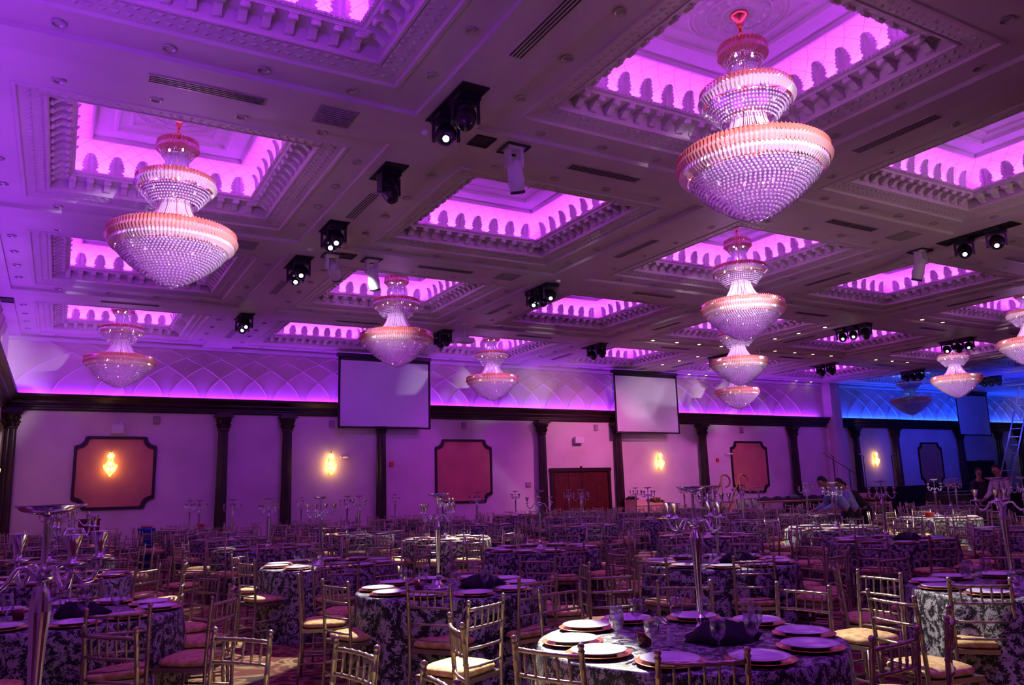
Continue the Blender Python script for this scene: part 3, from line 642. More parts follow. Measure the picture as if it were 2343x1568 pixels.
def moving_head(x, y, tgt, on, lab, zz=ZS-0.05):
    t = thing('moving_head_light', None, lab, 'stage light', (x, y, zz))
    bu = link('base_unit', base_h, t); d = Vector(tgt)-Vector((x, y, zz-0.24)); az = math.atan2(d.x, d.y)
    ykk = link('yoke', yoke_me, t, (0, 0, 0), (0, 0, -az))
    hd_ = link('lamp_head', head_me, t, (0, 0, -0.24)); hd_.rotation_euler = d.to_track_quat('-Z', 'Y').to_euler()
    link('lens', lens_on if on else lens_off, hd_)
bk = MB()
def recess(x0, x1, y0, y1, lab):
    a = MB(); w_, l_ = x1-x0, y1-y0
    a.box((0, 0, 0.0), (w_, l_, 0.008)); 
    for s_ in (-1, 1):
        a.box((s_*w_/2, 0, -0.006), (0.03, l_+0.03, 0.02)); a.box((0, s_*l_/2, -0.006), (w_, 0.03, 0.02))
    thing('light_trap', a.mesh('light_trap', 'black'), lab, 'ceiling hatch', ((x0+x1)/2, (y0+y1)/2, ZS-0.004))
CAMT = (0, 0, 1.5)
heads = [ # recess y range, beam x, heads [(y, target, on)]
 (4.08, 7.85, 8.95, [(8.15, (2, 4, 0), 0), (8.72, (1.1, 2.6, 1.2), 1)], 'nearest, top centre of photo'),
 (4.08, 10.45, 11.15, [(10.8, (5, 8, 0), 0)], 'second from top centre'),
 (4.08, 13.25, 13.95, [(13.45, (1.9, 6.5, 1.0), 1), (13.8, (1.6, 6, 1.0), 1)], 'third along the left beam'),
 (4.08, 15.6, 16.6, [(15.85, (1.8, 8, 1.0), 1), (16.35, (2.4, 8, 0), 1)], 'beside the white scanners'),
 (4.08, 21.3, 22.2, [(21.5, (2, 10, 1.0), 1), (22.0, (2, 10, 1), 1)], 'far end of left beam'),
 (9.95, 15.4, 16.4, [(15.5, (5, 8, 1.0), 1), (15.9, (8, 10, 0), 0), (16.3, (5, 8, 1), 1)], 'centre, above the empty screen'),
 (9.95, 21.3, 22.3, [(21.5, (9, 15, 0), 0), (21.95, (9, 14, 0), 0)], 'beside the hanging projector'),
 (15.8, 21.4, 22.5, [(21.6, (15, 15, 0), 0), (22.1, (14, 15, 0), 0)], 'right of centre near wall'),
 (15.85, 7.9, 9.4, [(8.3, (8, 4.5, 1.0), 1), (8.95, (8, 4.6, 1.0), 1)], 'at right edge of photo'),
 (21.7, 15.5, 16.7, [(15.65, (19, 13, 0), 0), (16.1, (12, 9, 1.0), 1), (16.5, (12, 9, 1), 1)], 'right, before the lit downlights'),
 (21.7, 21.4, 22.5, [(21.55, (12, 12, 1), 1), (22.0, (16, 16, 0), 0), (22.35, (18, 16, 0), 0)], 'behind the stacked chandeliers'),
 (27.7, 21.5, 22.7, [(21.8, (24, 16, 0), 0), (22.3, (24, 16, 0), 0)], 'far right under pink coffer'),
 (27.6, 15.7, 16.9, [(15.9, (17, 10, 1), 1), (16.3, (22, 11, 0), 0), (16.7, (17, 10, 1), 1)], 'above the right small chandelier'),
 (33.4, 21.4, 22.4, [(21.6, (28, 15, 0), 0), (21.95, (28, 15, 0), 0), (22.3, (28, 15, 0), 0)], 'at start of blue ceiling'),
 (39.5, 21.4, 22.5, [(21.6, (35, 15, 0), 0), (21.95, (35, 15, 0), 0), (22.3, (35, 15, 0), 0)], 'at far right of blue ceiling'),
]
ordn = ['first', 'second', 'third']
for bx, ya, yb_, hs, where in heads:
    recess(bx-0.17, bx+0.17, ya, yb_, 'black ceiling light trap, '+where)
    for q, (hy, tg, on) in enumerate(hs):
        moving_head(bx, hy, tg, on, ('lit ' if on else 'unlit ')+'black moving head, '+(ordn[q]+' from camera, ' if len(hs) > 1 else '')+where)
recess(4.72, 5.0, 9.06, 9.36, 'small square black ceiling hatch beside nearest white scanner')
recess(4.72, 5.0, 15.1, 15.4, 'small square black ceiling hatch between two white scanners')
recess(WX+0.05, WX+0.3, 21.7, 22.2, 'small black ceiling hatch at left edge')
# white scanners on square trapdoors
tr_ = MB()
for s_ in (-1, 1): tr_.box((s_*0.17, 0, -0.008), (0.03, 0.36, 0.025), 1); tr_.box((0, s_*0.17, -0.008), (0.36, 0.03, 0.025), 1)
tr_.box((0, 0, 0.004), (0.34, 0.34, 0.008), 0); trap_me = tr_.mesh('trap_frame', ['whiteplastic', 'grille_dark'])
sb_ = MB(); sb_.lathe([(0.05, 0.02), (0.10, 0.0), (0.115, -0.10), (0.115, -0.22), (0.125, -0.27), (0.125, -0.32), (0.105, -0.42), (0.105, -0.46), (0.10, -0.46), (0.085, -0.43)], 20); sbody = sb_.mesh('scanner_body', 'whiteplastic')
ar_ = MB(); ar_.box((-0.10, 0, -0.14), (0.05, 0.14, 0.30)); ar_.box((0.10, 0, -0.14), (0.05, 0.14, 0.30)); ar_.box((0, 0, -0.01), (0.25, 0.16, 0.05)); armm = ar_.mesh('bracket', 'whiteplastic')
lr_ = MB(); lr_.lathe([(0.0001, -0.450), (0.06, -0.450), (0.075, -0.462), (0.106, -0.472), (0.112, -0.46), (0.106, -0.43)], 20, cap=False); lring = lr_.mesh('front_lens', 'blackgloss')
for x, y, tl, lab in ((5.38, 9.22, (0.30, -0.30, 0), 'white scanner tube hanging in front of the near centre coffer'), (5.40, 15.3, (0.30, -0.30, 0), 'white scanner tube beside the centre-left chandelier'),
                      (4.55, 15.3, (0.9, -0.85, 0), 'white scanner tilted sideways beside the black moving heads'), (15.85, 9.9, (0.35, 0.0, 0), 'white scanner hanging at right edge under two lamps')):
    t = thing('scanner_light', None, lab, 'stage light', (x, y, ZS-0.012)); link('trap_frame', trap_me, t); link('bracket', armm, t)
    s_ = link('scanner_body', sbody, t, (0, 0, -0.18), tl); link('front_lens', lring, s_)
# ceiling projectors
def projector(x, y, drop, lab):
    t = thing('ceiling_projector', None, lab, 'projector', (x, y, ZS)); a = MB(); a.tube([(0, 0, 0), (0, 0, -drop)], 0.02, 8); a.lathe([(0.07, 0), (0.07, -0.02), (0.02, -0.03)], 12); link('pole', a.mesh('pole', 'whiteplastic'), t)
    a = MB(); a.box((0, 0, -drop-0.09), (0.46, 0.36, 0.13)); a.box((0, 0, -drop-0.015), (0.24, 0.2, 0.03)); a.tube([(0.1, 0.18, -drop-0.09), (0.1, 0.24, -drop-0.09)], 0.045, 12); link('body', a.mesh('body', 'whiteplastic'), t)
projector(10.05, 20.4, 0.40, 'white projector on a ceiling pole before large screen'); projector(21.9, 20.2, 0.42, 'white projector on pole beside stacked right chandeliers')
# smoke detectors
sdm = MB(); sdm.lathe([(0.06, 0), (0.06, -0.02), (0.045, -0.035), (0.02, -0.045), (0.0001, -0.045)], 14, cap=False); sdme = sdm.mesh('smoke_detector', 'whiteplastic')
for x, y, lab in ((4.05, 9.3, 'round white detector beside the nearest light trap'), (4.05, 15.1, 'round white detector left of the two scanners'), (9.95, 15.15, 'round white detector above centre moving heads'), (4.05, 21.0, 'round white detector at far end of left beam')):
    thing('smoke_detector', sdme, lab, 'detector', (x, y, ZS))

# ------------------------------------------------------------------ chandeliers (local z measured from the coffer panel, 7.44)
def crys(r, h, n=6):
    """one fringe crystal: a fluted petal hanging from its top, facing +y"""
    mb = MB(); mb.add([(-r, 0, 0), (0, 0.018, 0.004), (r, 0, 0), (-r*1.05, 0.016, -h*0.35), (0, 0.050, -h*0.32), (r*1.05, 0.016, -h*0.35), (-r*0.8, 0.0, -h*0.8), (0, 0.02, -h), (r*0.8, 0.0, -h*0.8), (0, -0.012, -h*0.4), (0, 0.02, 0.022)],
           [(0, 1, 4, 3), (1, 2, 5, 4), (3, 4, 7, 6), (4, 5, 8, 7), (0, 3, 9), (3, 6, 9), (6, 7, 9), (7, 8, 9), (8, 5, 9), (5, 2, 9), (2, 1, 9), (1, 0, 9), (0, 10, 1), (1, 10, 2)]); return mb
rows = [  # (radius, top z, crystal height, count, outward tilt)
 (0.235, -0.44, 0.12, 38, -0.50), (0.290, -0.53, 0.13, 38, 0.45),
 (0.515, -1.05, 0.12, 68, -0.35), (0.560, -1.14, 0.13, 68, 0.25),
 (0.850, -1.91, 0.12, 106, -0.38), (0.890, -2.00, 0.12, 106, 0.15), (0.862, -2.09, 0.15, 106, 0.62)]
cr_data = []
for q, (r, z, h, n, tilt) in enumerate(rows):
    me = crys(pi*r/n*0.98, h).mesh('fringe_crystal', ('amber', 'coral_mid', 'amber', 'pale', 'amber', 'coral_mid', 'pale')[q]); xs = []
    for k in range(n):
        a = 2*pi*k/n; xs.append(Matrix.Rotation(a, 4, 'Z')@Matrix.Translation((0, r, z))@Matrix.Rotation(-tilt, 4, 'X'))
    cr_data.append((me, xs))
fr_me = [joined(me, xs, 'fringe_row', ('amber', 'coral_mid', 'amber', 'pale', 'amber', 'coral_mid', 'pale')[q]) for q, (me, xs) in enumerate(cr_data)]
BR = random.Random(11)
def beads(levels, sz):
    mb = MB()
    for z, r in levels:
        n = max(3, int(2*pi*r/(sz*2.45)))
        for k in range(n):
            a = 2*pi*(k+(0.5 if int(z*100) % 2 else 0))/n; x_, y_ = r*cos(a), r*sin(a); s = sz
            RR = Euler((BR.uniform(-.5, .5), BR.uniform(-.5, .5), BR.uniform(0, 1.6))).to_matrix(); cc = Vector((x_, y_, z))
            mb.add([cc+RR@Vector(p) for p in ((0, 0, s*0.85), (s, 0, 0), (0, s, 0), (-s, 0, 0), (0, -s, 0), (0, 0, -s*1.05))], [(0, 1, 2), (0, 2, 3), (0, 3, 4), (0, 4, 1), (5, 2, 1), (5, 3, 2), (5, 4, 3), (5, 1, 4)])
    return mb
def bowl_levels(r0, z0, depth, p, n):
    return [(z0-depth*(k/n), r0*(1-(k/n)**p)**(0.78)+0.008) for k in range(n+1)]
bowl = beads(bowl_levels(0.755, -2.22, 0.54, 1.25, 19), 0.0215).mesh('bead_bowl', 'crystal')
mid_b = beads([(-1.28-0.034*k, 0.50-0.028*k) for k in range(7)], 0.0175).mesh('bead_basket', 'crystal')
top_b = beads([(-0.66-0.03*k, 0.24-0.02*k) for k in range(4)]+[(-0.335-0.03*k, 0.08+0.045*k) for k in range(5)], 0.014).mesh('bead_dome', 'crystal')
def strands(r0, z0, r1, z1, n, bulge):
    mb = MB()
    for k in range(n):
        a = 2*pi*k/n; pp = []
        for q in range(7):
            t = q/6; r = r0+(r1-r0)*(t**bulge); pp.append((r*cos(a), r*sin(a), z0+(z1-z0)*t))
        mb.tube(pp, [0.011, 0.013]*3+[0.011], 4, 0, False)
    return mb
neck1 = strands(0.13, -0.66, 0.24, -1.06, 36, 1.3).mesh('crystal_neck', 'strand'); neck2 = strands(0.21, -1.42, 0.50, -1.93, 60, 1.8).mesh('crystal_neck', 'strand')
ln2 = MB(); ln2.lathe([(max(0.001, r-0.035), z+0.01) for z, r in bowl_levels(0.755, -2.22, 0.52, 1.25, 12)], 40, cap=False)
liner1 = ln2.mesh('added_bowl_liner', 'liner')  # added shell inside the beads, catches bulb light and hides the far side
ln3 = MB(); ln3.lathe([(0.47, -1.25), (0.40, -1.32), (0.28, -1.43)], 32, cap=False); liner2 = ln3.mesh('added_bowl_liner', 'liner')
gf = MB()
gf.lathe([(0.115, 0.0), (0.12, -0.02), (0.10, -0.05), (0.055, -0.11), (0.035, -0.18), (0.038, -0.19), (0.03, -0.21)], 20); cano = gf.mesh('canopy', 'gold')
st = MB(); st.tube([(0, 0, -0.20), (0, 0, -1.94)], 0.016, 8); st.ball((0, 0, -0.27), 0.032, 10); st.lathe([(0.03, -0.30), (0.05, -0.33), (0.028, -0.36)], 12); stem_me = st.mesh('stem', 'gold')
gr = MB()
for r, z in ((0.27, -0.46), (0.13, -0.70), (0.53, -1.06), (0.21, -1.42), (0.86, -1.91), (0.75, -2.20), (0.5, -1.27), (0.49, -1.92)):
    gr.tube([(r*cos(2*pi*k/48), r*sin(2*pi*k/48), z) for k in range(49)], 0.009, 4)
for k in range(8):
    a = 2*pi*k/8
    for r, z in ((0.53, -1.06), (0.86, -1.92)): gr.tube([(0, 0, z+0.02), (r*cos(a), r*sin(a), z)], 0.007, 4)
for k in range(12):
    a = 2*pi*k/12; gr.tube([((0.21+(0.50-0.21)*((q/6)**1.8)+0.014)*cos(a), (0.21+(0.50-0.21)*((q/6)**1.8)+0.014)*sin(a), -1.42-0.51*q/6) for q in range(7)], 0.005, 4)
frame_me = gr.mesh('ring_frame', 'gold')
bb = MB()
for r, z, n in ((0.58, -2.06, 10), (0.34, -1.17, 6), (0.12, -0.60, 3)):
    for k in range(n): a = 2*pi*(k+0.5)/n; bb.ball((r*cos(a), r*sin(a), z), 0.030, 8)
bulb_me = bb.mesh('bulbs', 'bulb')
b1 = MB(); b1.lathe([(0.008, 0.03), (0.010, 0.012), (0.018, 0.0), (0.016, -0.018), (0.0001, -0.032)], 8, cap=False); bulb1 = b1.mesh('bulb', 'bulb')
CH = {(0, 1): 'left chandelier, second largest, in front of camera left', (1, 0): 'largest crystal chandelier, at upper right of photo', (0, 3): 'small far chandelier at left near the wall', (1, 2): 'centre-left chandelier overlapping the large screen',
      (2, 1): 'chandelier directly below the largest one', (2, 3): 'small far chandelier right of the large screen', (3, 2): 'third chandelier down in the right-hand stack', (4, 3): 'lowest and smallest chandelier in the right-hand stack',
      (5, 2): 'small chandelier at right before the blue ceiling', (4, 1): 'chandelier cut by the right edge of photo', (6, 3): 'unlit chandelier in the blue-lit bay'}
Lp = {}
def plight(key, e, col, r):
    if key not in Lp:
        d = bpy.data.lights.new('chandelier_light', 'POINT'); d.energy = e; d.color = col; d.shadow_soft_size = r; Lp[key] = d
    return Lp[key]
for (i, j), lab in CH.items():
    cx, cy = cof(i, j); t = thing('chandelier', None, 'coral and clear crystal, '+lab, 'chandelier', (cx, cy, 7.44))
    link('canopy', cano, t); link('stem', stem_me, t); link('ring_frame', frame_me, t)
    near = (i, j) in ((1, 0), (0, 1))
    for q, (me, xs) in enumerate(cr_data):
        if near and q in (2, 4, 5):
            for x in xs: o = link('fringe_crystal', me, t); o.matrix_local = x
        else: link('fringe_row', fr_me[q], t, kind='stuff')
    link('added_bowl_liner', liner1, t); link('added_bowl_liner', liner2, t)
    link('bead_bowl', bowl, t, kind='stuff'); link('bead_basket', mid_b, t, kind='stuff'); link('bead_dome', top_b, t, kind='stuff')
    link('crystal_neck', neck1, t, kind='stuff'); link('crystal_neck', neck2, t, kind='stuff')
    if (i, j) != (6, 3):
        for r, z, n in ((0.58, -2.06, 10), (0.34, -1.17, 6), (0.12, -0.60, 3)):
            for k in range(n): a = 2*pi*(k+0.5)/n; link('bulb', bulb1, t, (r*cos(a), r*sin(a), z))
        for z, key, e in ((-2.03, 'lo', 44), (-1.68, 'n2', 26), (-1.12, 'mid', 18), (-0.86, 'n1', 12)):
            light_obj('chandelier_light', plight(key, e, (0.66, 0.22, 1.0), 0.03), (cx, cy, 7.44+z))
    else:
        light_obj('chandelier_light', plight('blue', 5, (0.02, 0.3, 1.0), 0.1), (cx, cy, 7.44-2.0))

# ------------------------------------------------------------------ chiavari chair (origin on floor, under seat centre; faces +y)
BW = 0.185
def bamboo(mb, p0, p1, r, n=8, rings=(0.25, 0.5, 0.75), bend=None):
    p0 = Vector(p0); p1 = Vector(p1); ts = [0]; 
    for q in rings: ts += [q-0.018, q, q+0.018]
    ts += [1]; L = (p1-p0).length; k = min(1, 0.012/L/0.018) if L else 1
    pp, rr = [], []
    tt = [0]
    for q in rings:
        e = 0.008/L; tt += [q-e, q, q+e]
    tt += [1]
    for t in tt:
        p = p0.lerp(p1, t)
        if bend: p = p + Vector(bend)*(4*t*(1-t))
        pp.append(p); rr.append(r*1.28 if t in rings else r)
    mb.tube(pp, rr, n)
def post(s):
    mb = MB(); x = s*BW
    zs = [0, 0.10, 0.11, 0.12, 0.26, 0.27, 0.28, 0.43, 0.50, 0.60, 0.608, 0.616, 0.70, 0.708, 0.716, 0.80, 0.808, 0.816, 0.873, 0.880, 0.887, 0.895, 0.90, 0.912, 0.918]
    rs = [0.0115, 0.0125, 0.017, 0.0125, 0.0125, 0.017, 0.0125, 0.0135, 0.0135, 0.013, 0.0165, 0.013, 0.013, 0.0165, 0.013, 0.013, 0.0165, 0.013, 0.0125, 0.017, 0.012, 0.012, 0.0165, 0.013, 0.002]
    def yy(z): return -0.185-0.035*max(0, (z-0.45)/0.47)**1.3 - 0.02*max(0, (0.3-z)/0.3)
    mb.tube([(x, yy(z), z) for z in zs], rs, 10); return mb
def back_y(z): return -0.185-0.035*max(0, (z-0.45)/0.47)**1.3
posts = [post(s).mesh('back_post', 'chair') for s in (-1, 1)]
def fleg(s):
    mb = MB(); bamboo(mb, (s*0.19, 0.20, 0), (s*0.19, 0.19, 0.43), 0.0135, 10, (0.25, 0.6)); return mb
flegs = [fleg(s).mesh('front_leg', 'chair') for s in (-1, 1)]
def rail(z, r, n=5, bend=-0.02):
    mb = MB(); bamboo(mb, (-BW, back_y(z), z), (BW, back_y(z), z), r, 8, tuple((k+1)/(n+1) for k in range(n)) if n else (), (0, bend, 0)); return mb
rails = [(rail(0.857, 0.0105).mesh('top_rail', 'chair'), 'top_rail'), (rail(0.745, 0.0095).mesh('rail', 'chair'), 'rail'), (rail(0.625, 0.0085, 2).mesh('rail', 'chair'), 'rail'), (rail(0.515, 0.0085, 2).mesh('rail', 'chair'), 'rail')]
spin = []
for k in range(5):
    t = (k+1)/6; x = -BW+2*BW*t; d = -0.02*4*t*(1-t); mb = MB(); bamboo(mb, (x, back_y(0.745)+d, 0.745), (x, back_y(0.857)+d, 0.857), 0.0065, 6, (0.33, 0.66)); spin.append(mb.mesh('spindle', 'chair'))
sf = MB()
sf.prism([(-0.195, -0.185), (0.195, -0.185), (0.205, 0.20), (-0.205, 0.20)], 0.415, 0.445, axis='z')
seat_me = sf.mesh('seat_frame', 'chair')
strs = []
for z in (0.16, 0.26):
    for s in (-1, 1): mb = MB(); bamboo(mb, (s*BW, -0.19, z), (s*0.19, 0.195, z), 0.0085, 6, (0.5,)); strs.append(mb.mesh('stretcher', 'chair'))
for z in (0.13, 0.22): mb = MB(); bamboo(mb, (-0.19, 0.197, z), (0.19, 0.197, z), 0.0085, 6, (0.5,)); strs.append(mb.mesh('stretcher', 'chair'))
mb = MB(); bamboo(mb, (-BW, -0.192, 0.20), (BW, -0.192, 0.20), 0.0085, 6, (0.5,)); strs.append(mb.mesh('stretcher', 'chair'))
def cushion(mt):
    mb = MB(); N = 12; lv = [(0.90, 0.445, 0), (1.0, 0.458, 0), (1.02, 0.475, 0), (0.97, 0.490, 0), (0.82, 0.502, 0), (0.5, 0.508, 0), (0.02, 0.510, 0)]
    vs, fs = [], []; n = 28
    for s, z, _ in lv:
        for k in range(n):
            a = 2*pi*k/n; c, q = cos(a), sin(a); e = 0.45
            vs.append((0.195*s*math.copysign(abs(c)**e, c), 0.01+0.185*s*math.copysign(abs(q)**e, q), z))
    for i in range(len(lv)-1):
        for k in range(n): k2 = (k+1) % n; fs.append((i*n+k, i*n+k2, i*n+n+k2, i*n+n+k))
    fs.append(tuple(range(n))[::-1]); mb.add(vs, fs, 0, True); return mb.mesh('cushion', mt)
cush = [cushion('cushion'), cushion('cushion_red')]
def make_chair():
    t = link('chiavari_chair', None)
    part('cushion', cush[0], t)
    for p in posts: part('back_post', p, t)
    for p in flegs: part('front_leg', p, t)
    for me, n in rails: part(n, me, t)
    for p in spin: part('spindle', p, t)
    part('seat_frame', seat_me, t)
    for p in strs: part('stretcher', p, t)
    return t
chair_proto = make_chair()
used_proto = [False]
# low detail chair in one mesh
lo = MB()
for s in (-1, 1):
    lo.tube([(s*BW, -0.20, 0), (s*BW, -0.185, 0.45), (s*BW, back_y(0.7), 0.7), (s*BW, back_y(0.905), 0.905)], 0.0135, 5); lo.ball((s*BW, back_y(0.905), 0.905), 0.016, 6)
    lo.tube([(s*0.19, 0.20, 0), (s*0.19, 0.19, 0.43)], 0.0135, 5)
    lo.tube([(s*BW, -0.19, 0.2), (s*0.19, 0.195, 0.2)], 0.0085, 4)
for z, r in ((0.857, 0.0105), (0.745, 0.0095), (0.625, 0.0085), (0.515, 0.0085)): lo.tube([(-BW, back_y(z), z), (0, back_y(z)-0.02, z), (BW, back_y(z), z)], r, 5)
for k in range(5):
    t = (k+1)/6; x = -BW+2*BW*t; d = -0.02*4*t*(1-t); lo.tube([(x, back_y(0.745)+d, 0.745), (x, back_y(0.857)+d, 0.857)], 0.0065, 4)
lo.prism([(-0.195, -0.185), (0.195, -0.185), (0.205, 0.20), (-0.205, 0.20)], 0.415, 0.445, axis='z')
lo.tube([(-0.19, 0.197, 0.2), (0.19, 0.197, 0.2)], 0.0085, 4)
n = 12; vs = []; fs = []
for s, z in ((0.95, 0.445), (1.0, 0.475), (0.85, 0.50), (0.02, 0.51)):
    for k in range(n):
        a = 2*pi*k/n; c, q = cos(a), sin(a); vs.append((0.195*s*math.copysign(abs(c)**0.5, c), 0.01+0.185*s*math.copysign(abs(q)**0.5, q), z))
for i in range(3):
    for k in range(n): k2 = (k+1) % n; fs.append((i*n+k, i*n+k2, i*n+n+k2, i*n+n+k))
lo.add(vs, fs, 1, True)
lo_me = lo.mesh('chiavari_chair', ['chair', 'cushion'])

# ------------------------------------------------------------------ table furniture meshes
TR, TH = 0.80, 0.765
def cloth(seed, mt):
    rnd = random.Random(seed); n = 120; ph = [rnd.random()*6.28 for _ in range(4)]
    rw = [(0.0001, TH, 0), (0.3, TH, 0), (0.6, TH, 0), (0.785, TH, 0), (0.800, TH-0.004, 0.02), (0.806, TH-0.02, 0.1), (0.812, 0.62, 0.4), (0.818, 0.46, 0.7), (0.826, 0.28, 0.9), (0.835, 0.12, 1.0), (0.842, 0.004, 1.0)]
    vs = []; uv = []; arc = 0; pr = None
    for r, z, wv in rw:
        if pr is not None: arc += math.hypot(r-pr[0], z-pr[1])
        pr = (r, z)
        for k in range(n):
            a = 2*pi*k/n; f = 0.028*sin(14*a+ph[0]+0.6*sin(3*a+ph[1]))+0.014*sin(23*a+ph[2])
            rr = r+wv*f; vs.append((rr*cos(a), rr*sin(a), z)); uv.append((r*cos(a), r*sin(a)) if z >= TH-0.005 else (a*0.84, -z+10))
    fs = []
    for i in range(len(rw)-1):
        for k in range(n): k2 = (k+1) % n; fs.append((i*n+k, i*n+k2, i*n+n+k2, i*n+n+k))
    mb = MB(); mb.add(vs, fs, 0, True); me = mb.mesh('tablecloth', mt, recalc=True); ul = me.uv_layers.new(name='uv')
    for p in me.polygons:
        vi = [me.loops[l].vertex_index for l in p.loop_indices]; us = [uv[q] for q in vi]
        top = max(q//n for q in vi) <= 4
        for l, q in zip(p.loop_indices, vi):
            u_ = uv[q]
            if not top:
                k = q % n; kk = k
                if k == 0 and any(w_ % n == n-1 for w_ in vi): kk = n
                u_ = (2*pi*kk/n*0.84, -vs[q][2]+10)
            ul.data[l].uv = u_
    return me
cloths = [cloth(1, 'damask'), cloth(2, 'damask'), cloth(3, 'damask_big')]
tb = MB(); tb.lathe([(0.0001, 0.735), (0.77, 0.735), (0.775, 0.745), (0.77, 0.758), (0.0001, 0.758)], 40, cap=False); top_me = tb.mesh('tabletop', 'stage_top')
tlg = []
for k in range(4):
    a = pi/4+k*pi/2; mb = MB(); mb.tube([(0.5*cos(a), 0.5*sin(a), 0), (0.5*cos(a), 0.5*sin(a), 0.735)], 0.016, 8); tlg.append(mb.mesh('leg', 'metalgrey'))
pm = MB(); pm.lathe([(0.0001, 0.004), (0.075, 0.003), (0.085, 0.0), (0.09, 0.003), (0.098, 0.012), (0.136, 0.021), (0.140, 0.024), (0.137, 0.026), (0.100, 0.018), (0.086, 0.010), (0.0001, 0.009)], 40, cap=False); plate_me = pm.mesh('dinner_plate', 'plate')
ch = MB(); ch.lathe([(0.0001, 0.001), (0.11, 0.0), (0.12, 0.004), (0.162, 0.016), (0.165, 0.018), (0.162, 0.020), (0.118, 0.009), (0.0001, 0.008)], 40, cap=False); charg_me = ch.mesh('charger_plate', 'charger')
pl2 = MB(); pl2.lathe([(0.0001, 0.002), (0.085, 0.0), (0.138, 0.021), (0.140, 0.025), (0.098, 0.016), (0.0001, 0.012)], 18, cap=False); plate_lo = pl2.mesh('dinner_plate', 'plate')
ch2 = MB(); ch2.lathe([(0.0001, 0.0), (0.12, 0.002), (0.165, 0.017), (0.160, 0.020), (0.0001, 0.009)], 18, cap=False); charg_lo = ch2.mesh('charger_plate', 'charger')
gb = MB(); gb.lathe([(0.034, 0.0), (0.034, 0.003), (0.012, 0.008), (0.0045, 0.02), (0.0045, 0.062), (0.012, 0.070), (0.030, 0.086), (0.038, 0.110), (0.038, 0.135), (0.033, 0.170), (0.0322, 0.170), (0.037, 0.134), (0.037, 0.112), (0.028, 0.089), (0.004, 0.076)], 20); glass_me = gb.mesh('water_goblet', 'glass')
gl2 = MB(); gl2.lathe([(0.034, 0.0), (0.0045, 0.012), (0.0045, 0.062), (0.030, 0.086), (0.038, 0.120), (0.033, 0.170)], 10, cap=False); glass_lo = gl2.mesh('water_goblet', 'glass')
npk = MB(); vs = []; fs = []; n = 22
rn = random.Random(5)
for q, (r, z) in enumerate(((0.15, 0.0), (0.155, 0.02), (0.13, 0.05), (0.09, 0.085), (0.03, 0.10))):
    for k in range(n):
        a = 2*pi*k/n; rr = r*(1+0.10*sin(3*a+q)+0.07*rn.uniform(-1, 1)); vs.append((rr*cos(a)*1.25, rr*sin(a)*0.75, z+0.012*sin(5*a+q*1.3)*(1 if q else 0)))
for i in range(4):
    for k in range(n): k2 = (k+1) % n; fs.append((i*n+k, i*n+k2, i*n+n+k2, i*n+n+k))
fs.append(tuple(4*n+k for k in range(n))); npk.add(vs, fs, 0, True); nap_me = npk.mesh('folded_napkins', 'napkin')
sk = MB(); sk.lathe([(0.018, 0), (0.022, 0.004), (0.020, 0.01), (0.015, 0.05), (0.012, 0.075), (0.011, 0.082), (0.004, 0.088)], 12); salt_me = sk.mesh('shaker', 'cloth_white')
vt = MB(); vt.lathe([(0.028, 0), (0.036, 0.01), (0.040, 0.045), (0.036, 0.07), (0.030, 0.072), (0.034, 0.045), (0.026, 0.012)], 14); vot_me = vt.mesh('votive_holder', mat('dark_red_glass', (0.15, 0.01, 0.03), 0.1))
fk = MB(); fk.box((0, -0.05, 0.002), (0.008, 0.10, 0.002)); fk.prism([(-0.005, 0.0), (0.005, 0), (0.012, 0.02), (0.012, 0.04), (-0.012, 0.04), (-0.012, 0.02)], 0.001, 0.004, axis='z')
for q in range(4): fk.box((-0.0095+q*0.0063, 0.062, 0.003), (0.003, 0.046, 0.002))
fork_me = fk.mesh('fork', 'silver')
kf = MB(); kf.box((0, -0.05, 0.003), (0.010, 0.10, 0.005)); kf.prism([(-0.006, 0), (0.006, 0), (0.010, 0.05), (0.004, 0.12), (-0.006, 0.12)], 0.001, 0.003, axis='z'); knife_me = kf.mesh('knife', 'silver')
# candelabrum
c1 = MB(); c1.lathe([(0.095, 0), (0.098, 0.006), (0.085, 0.016), (0.05, 0.028), (0.03, 0.05), (0.018, 0.075)], 24); cbase = c1.mesh('foot', 'silver')
c2 = MB(); c2.lathe([(0.015, 0.07), (0.026, 0.085), (0.027, 0.10), (0.014, 0.115), (0.013, 0.13), (0.017, 0.24), (0.023, 0.38), (0.030, 0.49), (0.029, 0.52), (0.022, 0.55), (0.014, 0.565), (0.012, 0.58)], 20, flute=0.12, smooth=False); ccol = c2.mesh('column', 'silver')
c3 = MB(); c3.lathe([(0.012, 0.575), (0.030, 0.585), (0.034, 0.595), (0.028, 0.605), (0.010, 0.615), (0.008, 0.63), (0.008, 0.76), (0.014, 0.775)], 16); cpost = c3.mesh('centre_post', 'silver')
c4 = MB(); c4.lathe([(0.014, 0.772), (0.04, 0.776), (0.07, 0.785), (0.088, 0.800), (0.090, 0.803), (0.086, 0.803), (0.066, 0.790), (0.0001, 0.784)], 28, cap=False); cdish = c4.mesh('top_dish', 'silver')
c5 = MB(); c5.tube([(0.02, 0, 0.597), (0.05, 0, 0.62), (0.075, 0, 0.618), (0.095, 0, 0.585), (0.12, 0, 0.560), (0.15, 0, 0.567), (0.168, 0, 0.60), (0.168, 0, 0.63)], [0.009, 0.008, 0.008, 0.008, 0.008, 0.008, 0.008, 0.007], 8)
carm = c5.mesh('arm', 'silver')
c6 = MB(); c6.lathe([(0.008, 0), (0.034, 0.004), (0.036, 0.008), (0.012, 0.012), (0.012, 0.03), (0.016, 0.05), (0.028, 0.085), (0.030, 0.088), (0.026, 0.086), (0.012, 0.05), (0.0001, 0.045)], 16, cap=False); ccup = c6.mesh('candle_cup', 'silver')
